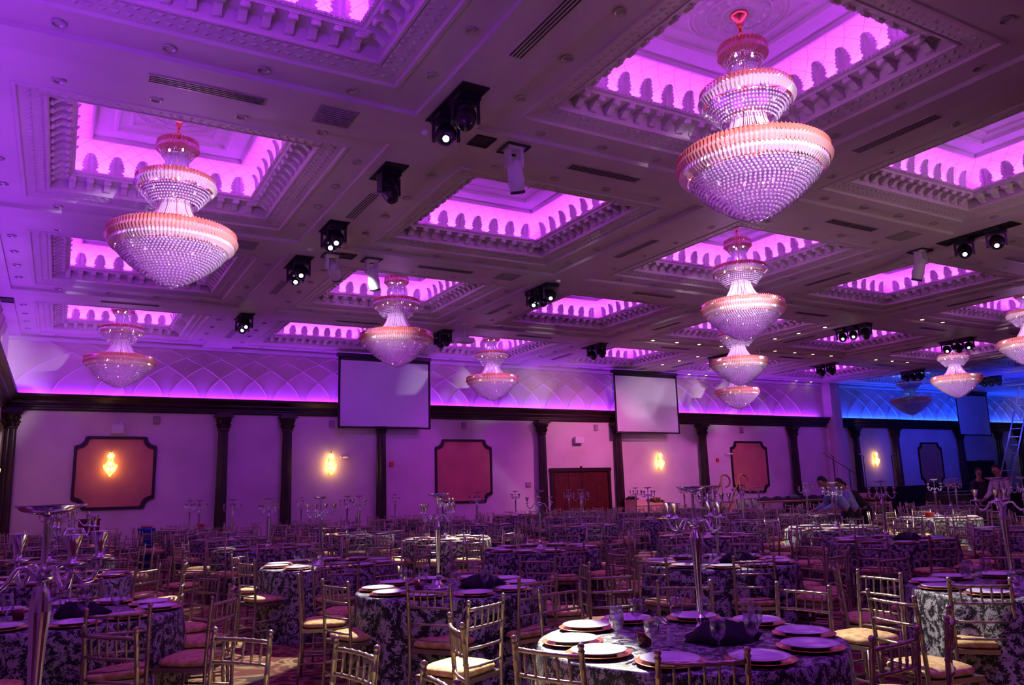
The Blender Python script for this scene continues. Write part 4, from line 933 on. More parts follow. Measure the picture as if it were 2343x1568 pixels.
def candelabrum(x, y, rz, lab, group=None, sc=1.0):
    t = thing('candelabrum', None, lab, 'candelabra', (x, y, TH), (0, 0, rz), group); t.scale = (sc, sc, 1)
    link('foot', cbase, t); link('column', ccol, t); link('centre_post', cpost, t); link('top_dish', cdish, t)
    for k in range(4):
        a = link('arm', carm, t, (0, 0, 0), (0, 0, k*pi/2)); link('candle_cup', ccup, a, (0.168, 0, 0.628))

# ------------------------------------------------------------------ table plan
def view_word(dx, dy):
    """position round a table as the camera sees it"""
    f = Vector((sin(YAW), cos(YAW))); r = Vector((cos(YAW), -sin(YAW))); a = math.degrees(math.atan2(dx*f.x+dy*f.y, dx*r.x+dy*r.y)) % 360
    W_ = ['right', 'right-far', 'far-right', 'far', 'far-left', 'left-far', 'left', 'left-near', 'near-left', 'near', 'near-right', 'right-near']
    return W_[int((a+15)//30) % 12]
T = [  # x, y, name, plate start deg, candelabrum offset, detail, chairs [(x,y)] given
 (2.98, 3.42, 'the foreground table', 8, (0.12, 0.02), 3, [(1.94, 3.17, 22), (2.34, 2.6, 62), (1.89, 4.01, -15), (3.1, 4.86, -83), (3.92, 4.5, -134), (4.34, 3.81, -167), (3.96, 2.57, 121), (3.27, 2.38, 96)]),
 (3.00, 6.45, 'the second table, before the front centre', 12, (-0.10, 0.03), 3, [(2.42, 5.59, 35), (2.41, 4.64, 116), (3.32, 5.51, 97), (1.96, 6.39, 15), (1.93, 7.34, -19), (2.3, 7.93, -44), (3.77, 7.67, -139), (4.27, 7.09, -139), (4.33, 6.33, 158)]),
 (0.10, 6.90, 'the left table behind the big candelabrum', 20, (0.02, 0.0), 3, [(0.39, 5.90, 87), (1.28, 6.94, 165), (1.23, 7.86, -155), (-0.45, 5.85, 60), (0.2, 8.2, -90), (-0.75, 7.9, -50)]),
 (0.03, 2.83, 'the bottom-left corner table', 44, (-0.055, 0.03), 3, [(0.87, 4.4, -144), (1.24, 3.7, -169), (0.29, 4.98, 40), (1.30, 2.90, 175)]),
 (2.90, 9.65, 'the third table in the centre column', 0, (-0.12, 0), 2, [(2.70, 8.55, 88), (1.85, 9.3, 15), (3.05, 8.02, 102), (2.00, 10.45, -40), (3.75, 8.8, 130)]),
 (6.15, 6.48, 'the table behind the foreground table', 16, (0.0, 0), 3, [(5.32, 7.17, -3), (5.70, 5.55, 55), (6.55, 5.30, 100), (5.00, 6.2, 10), (7.35, 6.3, 180)]),
 (6.30, 3.45, 'the right-edge front table', 10, (-0.08, 0.05), 3, [(5.33, 3.96, 177), (4.36, 3.18, -12), (5.41, 3.26, 45), (5.66, 4.61, -46), (6.6, 4.75, -95), (7.4, 4.2, -140)]),
 (5.90, 9.70, 'the table right of the second table', 4, (0, 0), 2, [(5.60, 8.50, 75), (6.35, 8.55, 105), (4.70, 9.4, 5)]),
 (9.90, 7.10, 'the dim table at right of centre', 14, (-0.1, 0), 2, []),
 (6.05, 13.2, 'the brightly lit table in mid hall', 0, (0, 0), 2, []),
 (3.00, 13.6, 'the table below the second column', 9, (0.05, 0), 2, []),
 (0.00, 10.3, 'the table in the left column, middle', 7, (0.15, 0), 2, []),
 (9.07, 9.75, 'the table behind the tall centre candelabrum', 3, (0, 0), 2, []),
 (12.0, 9.75, 'the lit table before the worker in blue', 10, (0.1, 0), 2, []),
 (16.1, 10.4, 'the lit table before the blue wall', 0, (0, 0), 2, []),
 (12.9, 6.90, 'the dim table at right edge', 12, (0, 0), 2, []),
 (10.1, 14.8, 'the table before the double doors', 5, (0, 0), 2, []),
]
far = [(0, 13.6), (0.1, 17), (0, 20.3), (0.1, 23.4), (3.1, 17), (3, 20.3), (3.1, 23.5), (5.58, 16.4), (6.3, 19.8), (6.1, 23.1), (9.0, 17.6), (9.5, 20.8), (9.3, 23.9), (13, 12.9), (13.1, 16.2), (12.9, 19.5), (13.1, 22.9),
       (16.2, 13.8), (16.2, 17.2), (16, 20.4), (16.2, 23.6), (19.4, 12.0), (19.3, 15.4), (19.5, 18.6), (19.3, 21.8), (16.4, 7.6), (22.6, 14.2), (22.4, 17.6)]
def zone(x, y):
    u = in_view((x, y, 1), 1e9)[0]
    z = 'far left' if u < 500 else 'left-centre' if u < 900 else 'centre' if u < 1300 else 'right-centre' if u < 1750 else 'far right'
    d = 'wall' if y > 21.5 else 'back' if y > 18.5 else 'middle'
    return '%s %s rows' % (z, d)
for x, y in far: T.append((x, y, zone(x, y), random.uniform(0, 36), (random.uniform(-.08, .08), 0), 1, []))
cands_chairs = []
n_pl = 0; plate_stuff = []
for ti, (tx, ty, nm, st_, co, det, chs) in enumerate(T):
    grp = det == 1; me = cloths[2] if nm.startswith(('the second', 'the table behind the fore')) else cloths[ti % 2]
    fr_ = 'one of the tables in the '+nm if grp else nm
    t = thing('round_table', None, ('round folding table under cloth, '+nm) , 'table', (tx, ty, 0), (0, 0, random.random()), ('tables in the '+nm) if grp else None)
    link('tabletop', top_me, t)
    for q in tlg: link('leg', q, t)
    thing('tablecloth', me, ('black and white damask cloth on '+(nm if not grp else 'round table, '+nm)), 'tablecloth', (tx, ty, 0), (0, 0, random.random()*6.28), ('cloths in the '+nm) if grp else None)
    candelabrum(tx+co[0], ty+co[1], random.uniform(0, 1.5) if ti > 3 else (0.25, 0.5, 0.9, 0.45)[ti], 'silver candelabrum with top dish, '+('on a table in '+nm if grp else 'on '+nm), ('candelabra in the '+nm) if grp else None, 1.0 if det > 1 else random.choice((0.9, 1.0, 1.1)))
    # settings
    for k in range(10):
        a = RAD(st_+36*k+random.uniform(-3, 3)); r = 0.625+random.uniform(-0.015, 0.015); dx, dy = r*cos(a), r*sin(a); px, py = tx+dx, ty+dy
        w_ = view_word(dx, dy)
        if det == 3 or (det == 2) or n_pl < 300:
            n_pl += 1
            g = None if det == 3 else ('plates on '+nm if det == 2 else 'plates in the '+nm)
            # two settings can fall in one clock word at the same table: they share a group
            thing('charger_plate', charg_me if det == 3 else charg_lo, ('copper charger at the %s side of %s' % (w_, nm)) if det == 3 else ('copper charger plate on '+(nm if det == 2 else 'table in '+nm)), 'plate', (px, py, TH), (0, 0, a), (g or 'settings on '+nm)+' chargers')
            o = thing('dinner_plate', plate_me if det == 3 else plate_lo, ('white dinner plate at the %s side of %s' % (w_, nm)) if det == 3 else ('white dinner plate on '+(nm if det == 2 else 'table in '+nm)), 'plate', (px+random.uniform(-.006, .006), py+random.uniform(-.006, .006), TH+0.009), (0, 0, a), g or 'plates on '+nm)
            if det != 3: pass
        else: plate_stuff.append((px, py))
    gn = 10 if det > 1 else 6
    for k in range(gn):
        a = RAD(st_+18+360/gn*k+random.uniform(-8, 8)); r = 0.40+random.uniform(-0.05, 0.05); dx, dy = r*cos(a), r*sin(a)
        thing('water_goblet', glass_me if det == 3 else glass_lo, ('stemmed water goblet on the %s side of %s' % (view_word(dx, dy), nm)) if det == 3 else ('stemmed water goblet on '+(nm if det == 2 else 'table in '+nm)), 'glass', (tx+dx, ty+dy, TH+0.0005), (0, 0, 0), 'goblets on '+nm)
    if det == 3 or ti in (5, 8):
        thing('folded_napkins', nap_me, 'heap of black folded napkins on '+nm, 'napkins', (tx+(0.10 if ti != 1 else 0.22), ty-0.16, TH), (0, 0, -YAW+0.1))
        thing('salt_shaker', salt_me, 'white salt shaker on '+nm, 'shaker', (tx-0.20, ty-0.09, TH))
        thing('votive_holder', vot_me, 'dark red glass votive holder on '+nm, 'candle holder', (tx-0.29, ty-0.0, TH))
    if ti in (0, 1, 2, 5):
        for k in range(10):
            for s_, me2, nn in ((1, fork_me, 'fork'), (-1, knife_me, 'knife')):
                a = RAD(st_+36*k+s_*16.5); dx, dy = 0.60*cos(a), 0.60*sin(a)
                thing(nn, me2, 'silver %s beside the %s plate on %s' % (nn, view_word(dx, dy), nm), 'cutlery', (tx+dx, ty+dy, TH+0.001), (0, 0, a+pi/2), 'cutlery on '+nm)
    # chairs
    spots = [(x, y, f) for x, y, f in chs]
    angs = [math.degrees(math.atan2(y-ty, x-tx)) for x, y, f in chs]
    base = angs[0] if angs else random.uniform(0, 36)
    for k in range(10):
        if len(spots) >= 10 or ti in (0, 1): break
        a = base+36*k
        if any(abs((a-q+180) % 360-180) < 27 for q in angs): continue
        angs.append(a); r = random.uniform(1.24, 1.36); spots.append((tx+r*cos(RAD(a)), ty+r*sin(RAD(a)), None))
    for x, y, g in spots:
        dx, dy = tx-x, ty-y; L = math.hypot(dx, dy)
        az = (RAD(g)-pi/2) if g is not None else math.atan2(-dx, dy)+random.uniform(-0.14, 0.14)
        # spot gives the tips of the back posts; the seat centre lies 0.22 in front of them
        sx_, sy_ = x-sin(az)*0.22, y+cos(az)*0.22
        cands_chairs.append([sx_, sy_, az, nm, det, dx, dy])
        cands_chairs[-1].append(in_view((sx_, sy_, 0.8), 120)); cands_chairs[-1].append(g is not None)
if plate_stuff:
    mb = MB()
    for px, py in plate_stuff:
        mb.lathe([(0.0001, 0.0), (0.12, 0.002), (0.165, 0.017), (0.160, 0.020), (0.0001, 0.009)], 12, (px, py, TH), 0, cap=False); mb.lathe([(0.0001, 0.010), (0.085, 0.010), (0.138, 0.029), (0.140, 0.033), (0.0001, 0.020)], 12, (px, py, TH), 1, cap=False)
    thing('plate_settings', mb.mesh('plate_settings', ['charger', 'plate'], recalc=False), 'white plates on copper chargers on the farthest tables', 'plate')['kind'] = 'stuff'
# stray chairs standing between the tables
for x, y, az in ((4.05, 5.62, -0.4), (1.5, 11.6, 2.3), (7.6, 11.4, 1.0), (4.4, 11.7, 2.6)): cands_chairs.append([x, y, az, 'the aisle', 1, 0, 0, in_view((x, y, 0.8), 120), False])
vis = [c for c in cands_chairs if c[7]]; vis.sort(key=lambda c: c[7][2])
print('chairs in view', len(vis), 'of', len(cands_chairs), 'plates', n_pl)
def pxy(px, Dp):  # floor point at image column px, depth Dp along the view axis
    d = _f*F_PX+R2*(px-1171.5)+U2*(784-1100); d = d*(Dp/d.dot(_f)); return (EYE.x+d.x, EYE.y+d.y, 0)
PEOPLE = [pxy(*q)[:2] for q in ((1932, 17.0), (1952, 18.2), (1976, 19.2), (2238, 22.0), (2292, 19.0))]
placed = [(c[0], c[1]) for c in vis if c[8]]
stuff_xf = []
seen = {}
q = -1
for (x, y, az, nm, det, dx, dy, vw, fixed) in vis:
    if not fixed:
        if nm != 'the aisle' and min([math.hypot(x-a, y-b2) for a, b2 in placed]+[9]) < 0.42: continue
        if any(math.hypot(x-t_[0], y-t_[1]) < 1.02 for t_ in T) or any(math.hypot(x-a, y-b2) < 0.62 for a, b2 in PEOPLE): continue
    q += 1
    placed.append((x, y))
    if q >= 300: stuff_xf.append(Matrix.Translation((x, y, 0))@Matrix.Rotation(az, 4, 'Z')); continue
    near = q < 72
    if near:
        w_ = view_word(-dx, -dy); key = (w_, nm); seen[key] = seen.get(key, 0)+1
        lab = 'champagne gold chiavari chair, %s side of %s' % (w_, nm); g = 'chairs around '+nm
        if used_proto[0]: o = copy_tree(chair_proto)
        else: o = chair_proto; used_proto[0] = True
        o.location = (x, y, 0); o.rotation_euler = (0, 0, az); o['label'] = lab; o['category'] = 'chair'; o['group'] = g
    else:
        thing('chiavari_chair', lo_me, 'champagne gold chiavari chair '+('at '+nm if det > 1 else 'at a table in the '+nm if nm != 'the aisle' else 'standing loose between tables'), 'chair', (x, y, 0), (0, 0, az), 'chairs around '+nm)
if stuff_xf:
    o = thing('chiavari_chairs', joined(lo_me, stuff_xf, 'chiavari_chairs', ['chair', 'cushion']), 'more gold chiavari chairs at the farthest tables', 'chair'); o['kind'] = 'stuff'

# ------------------------------------------------------------------ stage, serving tables and clutter by the far wall
def at(px, py, z):
    d = _f*F_PX+R2*(px-1171.5)+U2*(784-py); return EYE+d*((z-EYE.z)/d.z)
def aty(px, py, Y):
    d = _f*F_PX+R2*(px-1171.5)+U2*(784-py); return EYE+d*(Y/d.y)
SX0, SX1, SY0, SY1, SZ = 24.6, 32.2, 23.2, 26.2, 0.86
t = thing('stage', None, 'long brown-topped stage with black skirt before far wall', 'stage', ((SX0+SX1)/2, (SY0+SY1)/2, 0)); w_, l_ = SX1-SX0, SY1-SY0
for k in range(4): a = MB(); a.box((-w_/2+w_/4*(k+0.5), 0, SZ-0.03), (w_/4-0.01, l_, 0.06)); link('deck_panel', a.mesh('deck_panel', 'stage_top'), t)
a = MB(); n = 90; vs = []; fs = []
for z in (SZ-0.06, 0.0):
    for k in range(n+1): vs.append((-w_/2+1.1+(w_-1.1)*k/n, -l_/2-0.02+0.03*sin(k*1.9), z))
for k in range(n): fs.append((k, k+1, n+2+k, n+1+k))
a.add(vs, fs, 0, True); link('skirt', a.mesh('skirt', 'black'), t)
for k in range(5): a = MB(); a.box((-w_/2+0.1+k*(w_-0.2)/4, -l_/2+0.1, (SZ-0.06)/2), (0.07, 0.07, SZ-0.06)); link('leg', a.mesh('leg', 'black'), t)
a = MB()
vs = []; fs = []; n = 60; rn = random.Random(3)
for row, (yy, hh) in enumerate(((0.0, 0.0), (0.12, 1.0), (0.30, 0.8), (0.42, 0.0))):
    for k in range(n+1): vs.append((k/n*6.0, yy+0.05*rn.random(), hh*(0.05+0.11*abs(sin(k*0.42))+0.04*rn.random())))
for r_ in range(3):
    for k in range(n): fs.append((r_*(n+1)+k, r_*(n+1)+k+1, (r_+1)*(n+1)+k+1, (r_+1)*(n+1)+k))
a.add(vs, fs, 0, True); thing('heaped_drape', a.mesh('heaped_drape', 'napkin'), 'heaped black drape lying along the stage top', 'fabric', (25.6, 24.2, SZ+0.001))
boxthing('carton', 'flat pale carton at right end of stage', 'box', (30.9, 24.0, SZ+0.09), (2.2, 0.5, 0.17), 'pinkbox')
a = MB(); a.ball((0, 0, 0.12), 0.16, 12, sc=(1.3, 1, 0.75)); a.tube([(0, 0, 0.2), (0.04, 0, 0.3)], 0.03, 6); thing('green_bag', a.mesh('green_bag', mat('grey_green_bag', (0.06, 0.12, 0.12), 0.6)), 'small grey-green bag on the stage edge', 'bag', (27.0, 23.7, SZ))
# steps with curved rails
for q, (px, lab) in enumerate(((1612, 'left curved brass handrail of the stage steps'), (1655, 'right curved brass handrail of the stage steps'))):
    p = aty(px, 1150, 23.0); x = p.x; pts_ = [(0, 0, 0.35), (0.55, 0.1, 1.15), (1.0, 0.18, 1.75)]
    for k in range(9): an = pi*0.80-k*pi*0.16; pts_.append((1.22+0.26*cos(an), 0.2, 1.72+0.24*sin(an)))
    a = MB(); a.tube(pts_, 0.035, 8); t = thing('handrail', None, lab, 'handrail', (x, 22.9-q*0.0, 0)); link('rail', a.mesh('rail', 'brass'), t)
    for xx, zz in ((0.25, 0.72), (0.95, 1.70)): a = MB(); a.tube([(xx, 0.12, 0), (xx, 0.12, zz)], 0.025, 8); link('baluster', a.mesh('baluster', 'brass'), t)
t = thing('stage_steps', None, 'peach steps at the left end of stage', 'steps', (23.6, 24.6, 0))
for k in range(4): a = MB(); a.box((-0.35+k*0.28, 0, 0.1+k*0.1), (0.28, 1.6, 0.2+k*0.2)); link('step', a.mesh('step', 'pinkbox'), t)
# podium box and dark flower heaps
p = aty(1487, 1160, 24.8); a = MB(); a.prism([(-0.95, 0), (0.95, 0), (0.95, 0.95), (0.1, 0.95), (-0.95, 1.12)], -0.35, 0.35); a.box((0, -0.36, 0.9), (1.9, 0.03, 0.04)); thing('podium_counter', a.mesh('podium_counter', 'pinkbox'), 'low pale peach counter right of the double doors', 'counter', (p.x, 24.8, 0))
def bush(mt, n, s, seed):
    rn = random.Random(seed); mb = MB()
    for k in range(n):
        v = Vector((rn.gauss(0, 1), rn.gauss(0, 1), rn.gauss(0, 1))).normalized(); c = Vector((v.x*s[0], v.y*s[1], abs(v.z)*s[2]+0.05)); e = Vector((rn.uniform(-1, 1), rn.uniform(-1, 1), rn.uniform(-.5, 1)))*0.09; g = v.cross(Vector((0.3, 0.2, 1)))*0.05
        mb.add([c-g, c+e*0.5+g*1.2, c+e*1.6, c-e*0.2+g*0.3], [(0, 1, 2), (0, 2, 3), (0, 3, 1), (1, 3, 2)])
    mb.ball((0, 0, 0.02), 1, 10, sc=(s[0]*0.85, s[1]*0.85, s[2]*0.9)); return mb.mesh('flower_heap', mt)
for px, py, mt, s, lab, sd in ((1444, 1168, 'napkin', (0.38, 0.25, 0.32), 'dark bundle of flowers in front of peach counter', 1), (1500, 1160, 'leafy', (0.42, 0.25, 0.24), 'brown and yellow dried flower bundle beside dark one', 2), (2012, 1160, 'leafy', (0.5, 0.2, 0.2), 'brown basket heap beside the worker in black', 4)):
    p = aty(px, py, 25.7 if px < 1600 else 19.5); p = p/0.99; thing('flower_heap', bush(mt, 240, s, sd), lab, 'flowers', (p.x*0.99, p.y*0.99, 0.80))
    mb = MB(); mb.box((0, 0, 0.77), (0.78, 0.6, 0.035))
    for sx_ in (-0.35, 0.35):
        for sy_ in (-0.26, 0.26): mb.box((sx_, sy_, 0.375), (0.04, 0.04, 0.755))
    thing('folding_table', mb.mesh('folding_table', 'stage_top'), 'narrow folding table under the '+lab.split(' in ')[0].split(' beside')[0], 'table', (p.x*0.99, p.y*0.99, 0))
# vessels on tripod behind the centre candelabra
p = at(1703, 1150, 1.15)
t = thing('draped_stand', None, 'white draped cloths hanging over a stand at stage steps', 'stand', (21.6, 21.2, 0)); a = MB()
for s_ in (-0.5, 0.5): a.tube([(s_, -0.15, 0), (s_, 0.0, 1.05)], 0.02, 6); a.tube([(s_, 0.15, 0), (s_, 0.0, 1.05)], 0.02, 6)
a.tube([(-0.6, 0, 1.05), (0.6, 0, 1.05)], 0.02, 6); link('frame', a.mesh('frame', 'metalgrey'), t)
for k, xx in enumerate((-0.35, 0.05, 0.4)):
    a = MB(); vs = []; fs = []
    for q, (yy, zz) in enumerate(((-0.06, 0.62), (-0.04, 0.9), (0, 1.08), (0.04, 0.9), (0.06, 0.66))):
        for m_ in range(5): vs.append((xx-0.12+m_*0.06+(1.08-zz)*0.25, yy+0.02*sin(m_*2.0+k), zz))
    for q in range(4):
        for m_ in range(4): fs.append((q*5+m_, q*5+m_+1, q*5+m_+6, q*5+m_+5))
    a.add(vs, fs, 0, True); link('cloth', a.mesh('cloth', 'shirt_white'), t)

# black-draped buffet in the blue bay
def draped(x0, x1, y0, y1, h, lab, top='napkin'):
    t = thing('draped_table', None, lab, 'table', ((x0+x1)/2, (y0+y1)/2, 0)); w_, l_ = x1-x0, y1-y0; a = MB(); a.box((0, 0, h-0.02), (w_, l_, 0.04)); link('tabletop', a.mesh('tabletop', top), t)
    a = MB(); per = []
    for k in range(40): per.append((-w_/2+w_*k/40, -l_/2))
    for k in range(16): per.append((w_/2, -l_/2+l_*k/16))
    for k in range(40): per.append((w_/2-w_*k/40, l_/2))
    for k in range(16): per.append((-w_/2, l_/2-l_*k/16))
    n = len(per); vs = [(x_, y_, h) for x_, y_ in per]+[(x_*(1.01)+0.02*sin(k*2.1), y_*1.01+0.03*sin(k*1.7), 0.0) for k, (x_, y_) in enumerate(per)]
    a.add(vs, [(k, (k+1) % n, n+(k+1) % n, n+k) for k in range(n)], 0, True); link('skirt', a.mesh('skirt', 'black'), t); return t
draped(34.2, 39.6, 21.4, 22.6, 0.98, 'black-skirted stage table at the start of blue bay', 'stage_top')
draped(33.6, 43.0, 24.3, 25.4, 1.28, 'tall black-draped platform along the blue wall')
draped(28.0, 33.2, 16.8, 18.4, 0.98, 'black-draped buffet table right of the worker in black')
a = MB(); a.box((0, 0, 0.01), (0.35, 0.25, 0.02)); a.box((-0.05, 0, 0.04), (0.12, 0.1, 0.04)); thing('green_lit_box', a.mesh('green_lit_box', emit('green_led', (0.1, 1, 0.05), 0.6)), 'small green glowing box on black buffet table', 'device', (*at(2073, 1128, 0.99).xy, 0.981)) if False else None
p = at(2075, 1130, 0.98)
mic = MB()
def mic_stand(px, pyt, Y, boom, lab):
    p = aty(px, pyt, Y); H = p.z; t = thing('microphone_stand', None, lab, 'microphone stand', (p.x, Y, 0))
    a = MB(); a.tube([(0, 0, 0.25), (0, 0, H)], [0.02, 0.016], 8)
    for k in range(3): an = k*2.09; a.tube([(0, 0, 0.3), (0.3*cos(an), 0.3*sin(an), 0.01)], 0.014, 6)
    link('stand', a.mesh('stand', 'black'), t); a = MB(); e = (boom, 0, abs(boom)*0.45) if boom else (0.12, 0, 0.06); a.tube([(-e[0]*0.3, 0, H-e[2]*0.3), (e[0], 0, H+e[2])], 0.014, 6); link('boom', a.mesh('boom', 'black'), t)
    a = MB(); a.tube([(e[0], 0, H+e[2]), (e[0]*1.12+0.02, 0, H+e[2]*1.12)], [0.025, 0.035], 8); a.ball((e[0]*1.14+0.02, 0, H+e[2]*1.14), 0.045, 8); link('microphone', a.mesh('microphone', 'metalgrey'), t)
mic_stand(1943, 1075, 22.75, -1.35, 'microphone boom stand reaching left across partition pilaster')
mic_stand(1906, 1045, 22.8, -0.2, 'microphone stand in front of the partition pilaster')
mic_stand(1975, 1045, 23.5, -0.2, 'microphone stand left of the sconce on blue wall')
mic_stand(2040, 1045, 23.5, 0.2, 'microphone stand right of the sconce on blue wall')
# ladder
t = thing('extension_ladder', None, 'tall aluminium ladder leaning at right edge of photo', 'ladder', (0, 0, 0)); LB, LT = aty(2293, 1135, 20.6), aty(2346, 885, 21.6)
d_ = (LT-LB); LB = LB-d_*((LB.z)/d_.z)
sd_ = Vector((0.20, -0.16, 0))
for k, s_ in enumerate((-1, 1)): a = MB(); a.tube([LB+sd_*s_, LT+sd_*s_], 0.035, 4, 0, False); link('stile', a.mesh('stile', 'ladder'), t)
for k in range(15): q = LB.lerp(LT, (k+0.7)/15.2); a = MB(); a.tube([q-sd_, q+sd_], 0.018, 8); link('rung', a.mesh('rung', 'ladder'), t)
# small clutter
p = at(245, 1200, 1.25); a = MB(); a.box((0, 0, 0.30), (0.62, 0.05, 0.6)); a.box((0, 0.0, 0.62), (0.66, 0.08, 0.05)); 
def onfloor(px, Y): q = aty(px, 1200, Y); return q.x, Y
x, y = onfloor(245, 22.4); a = MB(); a.box((0, 0, 0.58), (0.46, 0.42, 1.16)); a.box((0, -0.215, 0.6), (0.38, 0.02, 1.0)); a.box((0, 0, 1.175), (0.50, 0.46, 0.03)); thing('lectern', a.mesh('lectern', 'darkred'), 'dark red wooden cabinet standing below leftmost framed panel', 'cabinet', (x-0.4, y, 0))
x, y = onfloor(336, 21.6); a = MB(); a.lathe([(0.17, 0), (0.20, 0.9), (0.21, 0.92), (0.20, 0.93), (0.16, 0.9)], 18); thing('blue_bin', a.mesh('blue_bin', 'bluebin'), 'blue plastic bin left of the second column', 'bin', (x, y, 0))
a = MB(); a.ball((0, 0, 0.05), 0.12, 10, sc=(1.2, 1, 0.5)); thing('pink_cloth', a.mesh('pink_cloth', 'pinkbox'), 'crumpled pink cloth on top of the blue bin', 'cloth', (x, y, 0.925))
p = at(2158, 1176, 0.95); p2 = Vector((16.1, 10.9, 0))
a = MB(); a.lathe([(0.08, 0), (0.11, 0.10), (0.115, 0.105), (0.10, 0.10), (0.075, 0.01)], 16); thing('red_bucket', a.mesh('red_bucket', 'redbox'), 'small red bucket on lit table before the blue wall', 'bucket', (16.35, 10.75, TH))
p = at(432, 1198, 1.0); a = MB(); a.lathe([(0.07, 0), (0.10, 0.16), (0.105, 0.165), (0.09, 0.16), (0.065, 0.01)], 16); thing('red_bucket', a.mesh('red_bucket', 'redbox'), 'small red bucket on table below the second column', 'bucket', (3.1+0.3, 23.5-0.4, TH))

# ------------------------------------------------------------------ people
def skin_mesh(name, nodes, edges, root=0, lv=2, mt='skin'):
    me = bpy.data.meshes.new(name); me.from_pydata([n[:3] for n in nodes], edges, [])
    o = bpy.data.objects.new(name, me); COL.objects.link(o); md = o.modifiers.new('s', 'SKIN'); 
    for k, n in enumerate(nodes):
        sv = me.skin_vertices[0].data[k]; sv.radius = (n[3], n[4] if len(n) > 4 else n[3]); sv.use_root = (k == root)
    md.use_smooth_shade = True; sub = o.modifiers.new('b', 'SUBSURF'); sub.levels = lv; sub.render_levels = lv
    dg = bpy.context.evaluated_depsgraph_get(); ev = o.evaluated_get(dg); out = bpy.data.meshes.new_from_object(ev); bpy.data.objects.remove(o)
    out.materials.clear(); out.materials.append(M[mt]); out.name = name
    return out
def person(loc, rz, lab, shirt, bend=0.0, armfwd=0.5, headdown=0.2, H=1.72):
    s = H/1.75; hipz = 0.92*s; tilt = bend
    def up(l, y=0, x=0):  # along the bent torso
        return Vector((x, y*cos(tilt)+l*sin(tilt), hipz+l*cos(tilt)-y*sin(tilt)))
    t = thing('person', None, lab, 'person', loc, (0, 0, rz))
    hip = up(0); waist = up(0.16*s); chest = up(0.34*s); neck0 = up(0.50*s); neck1 = up(0.58*s, 0.02); hd = neck1+Vector((0, sin(tilt*0.6+headdown)*0.12, cos(tilt*0.6+headdown)*0.13))*s
    N = [(*hip, 0.105*s, 0.08*s), (*waist, 0.11*s, 0.085*s), (*chest, 0.14*s, 0.095*s), (*neck0, 0.09*s, 0.07*s), (*neck1, 0.052*s, 0.052*s), (*hd, 0.07*s, 0.08*s)]; E = [(0, 1), (1, 2), (2, 3), (3, 4), (4, 5)]
    legs = []; arms = []
    for sg in (-1, 1):
        k = len(N); N += [(sg*0.095*s, hip.y, hipz-0.06, 0.07*s), (sg*0.10*s, 0.02, 0.48*s, 0.052*s), (sg*0.10*s, 0.0, 0.09*s, 0.036*s), (sg*0.10*s, 0.13, 0.03, 0.035*s)]; E += [(0, k), (k, k+1), (k+1, k+2), (k+2, k+3)]; legs.append(k)
        sh = up(0.47*s, 0, sg*0.17*s); el = sh+Vector((sg*0.05, 0.10*armfwd, -0.27))*s; wr = el+Vector((-sg*0.02, 0.22*armfwd+0.03, -0.20 if armfwd < 0.8 else -0.10))*s; hn = wr+(wr-el).normalized()*0.07*s
        k = len(N); N += [(*sh, 0.062*s), (*el, 0.042*s), (*wr, 0.028*s), (*hn, 0.034*s, 0.02*s)]; E += [(3, k), (k, k+1), (k+1, k+2), (k+2, k+3)]; arms.append(k)
        for f in range(4):
            b0 = len(N); dr = (wr-el).normalized(); off = Vector((0, 0, 0.0))+Vector((dr.z, 0, -dr.x)).normalized()*((f-1.5)*0.018)
            p1 = hn+dr*0.035+off; p2 = p1+dr*(0.04+0.008*(f in (1, 2)))+Vector((0, 0.008, -0.012)); N += [(*p1, 0.009), (*p2, 0.007)]; E += [(k+3, b0), (b0, b0+1)]
        b0 = len(N); p1 = hn+Vector((-sg*0.03, 0.02, 0)); N += [(*p1, 0.010), (*(p1+Vector((-sg*0.01, 0.03, -0.02))), 0.008)]; E += [(k+3, b0), (b0, b0+1)]
    body = skin_mesh('body', N, E)
    bm = MB(); 
    for v in body.vertices: bm.v.append(tuple(v.co))
    for p in body.polygons: bm.f.append(tuple(p.vertices)); bm.mi.append(0); bm.sm.append(True)
    R = Matrix.Rotation(-(tilt*0.6+headdown), 3, 'X')
    def H_(x, y, z): return hd+R@Vector((x, y, z))*s
    i0 = len(bm.v); bm.ball((0, 0, 0), 1, 16)
    for k in range(i0, len(bm.v)): v = bm.v[k]; z = v[2]; jaw = 1-0.22*max(0, -z); bm.v[k] = tuple(H_(v[0]*0.076*jaw, v[1]*0.096*jaw+0.01, z*0.118+0.02))
    for c, r, sc in (((0, 0.112, 0.005), 0.016, (0.8, 1.1, 1.5)), ((-0.078, 0, 0.01), 0.024, (0.4, 0.8, 1.2)), ((0.078, 0, 0.01), 0.024, (0.4, 0.8, 1.2)), ((0, 0.093, -0.045), 0.02, (1.3, 0.6, 0.4))):
        p = H_(*c); bm.ball(tuple(p), r*s, 8, 0, sc)
    link('body', bm.mesh('body', 'skin', recalc=False), t)
    a = MB(); 
    for sg in (-1, 1): a.ball(tuple(H_(sg*0.030, 0.098, 0.025)), 0.010*s, 8)
    link('eyes', a.mesh('eyes', 'eye'), t)
    a = MB(); i0 = 0; a.ball((0, 0, 0), 1, 16)
    for k in range(len(a.v)):
        v = a.v[k]; f = 1.0 if (v[1] < 0.25 or v[2] > 0.45) else 0.80; a.v[k] = tuple(H_(v[0]*0.086*f, v[1]*0.104*f-0.006, max(v[2], -0.45)*0.125*f+0.034))
    link('hair', a.mesh('hair', 'hair'), t)
    c = 1.16; SN = [(*hip, 0.155*s, 0.125*s), (*waist, 0.142*s, 0.112*s), (*chest, 0.165*s, 0.12*s), (*neck0, 0.10*s, 0.08*s)]; SE = [(0, 1), (1, 2), (2, 3)]
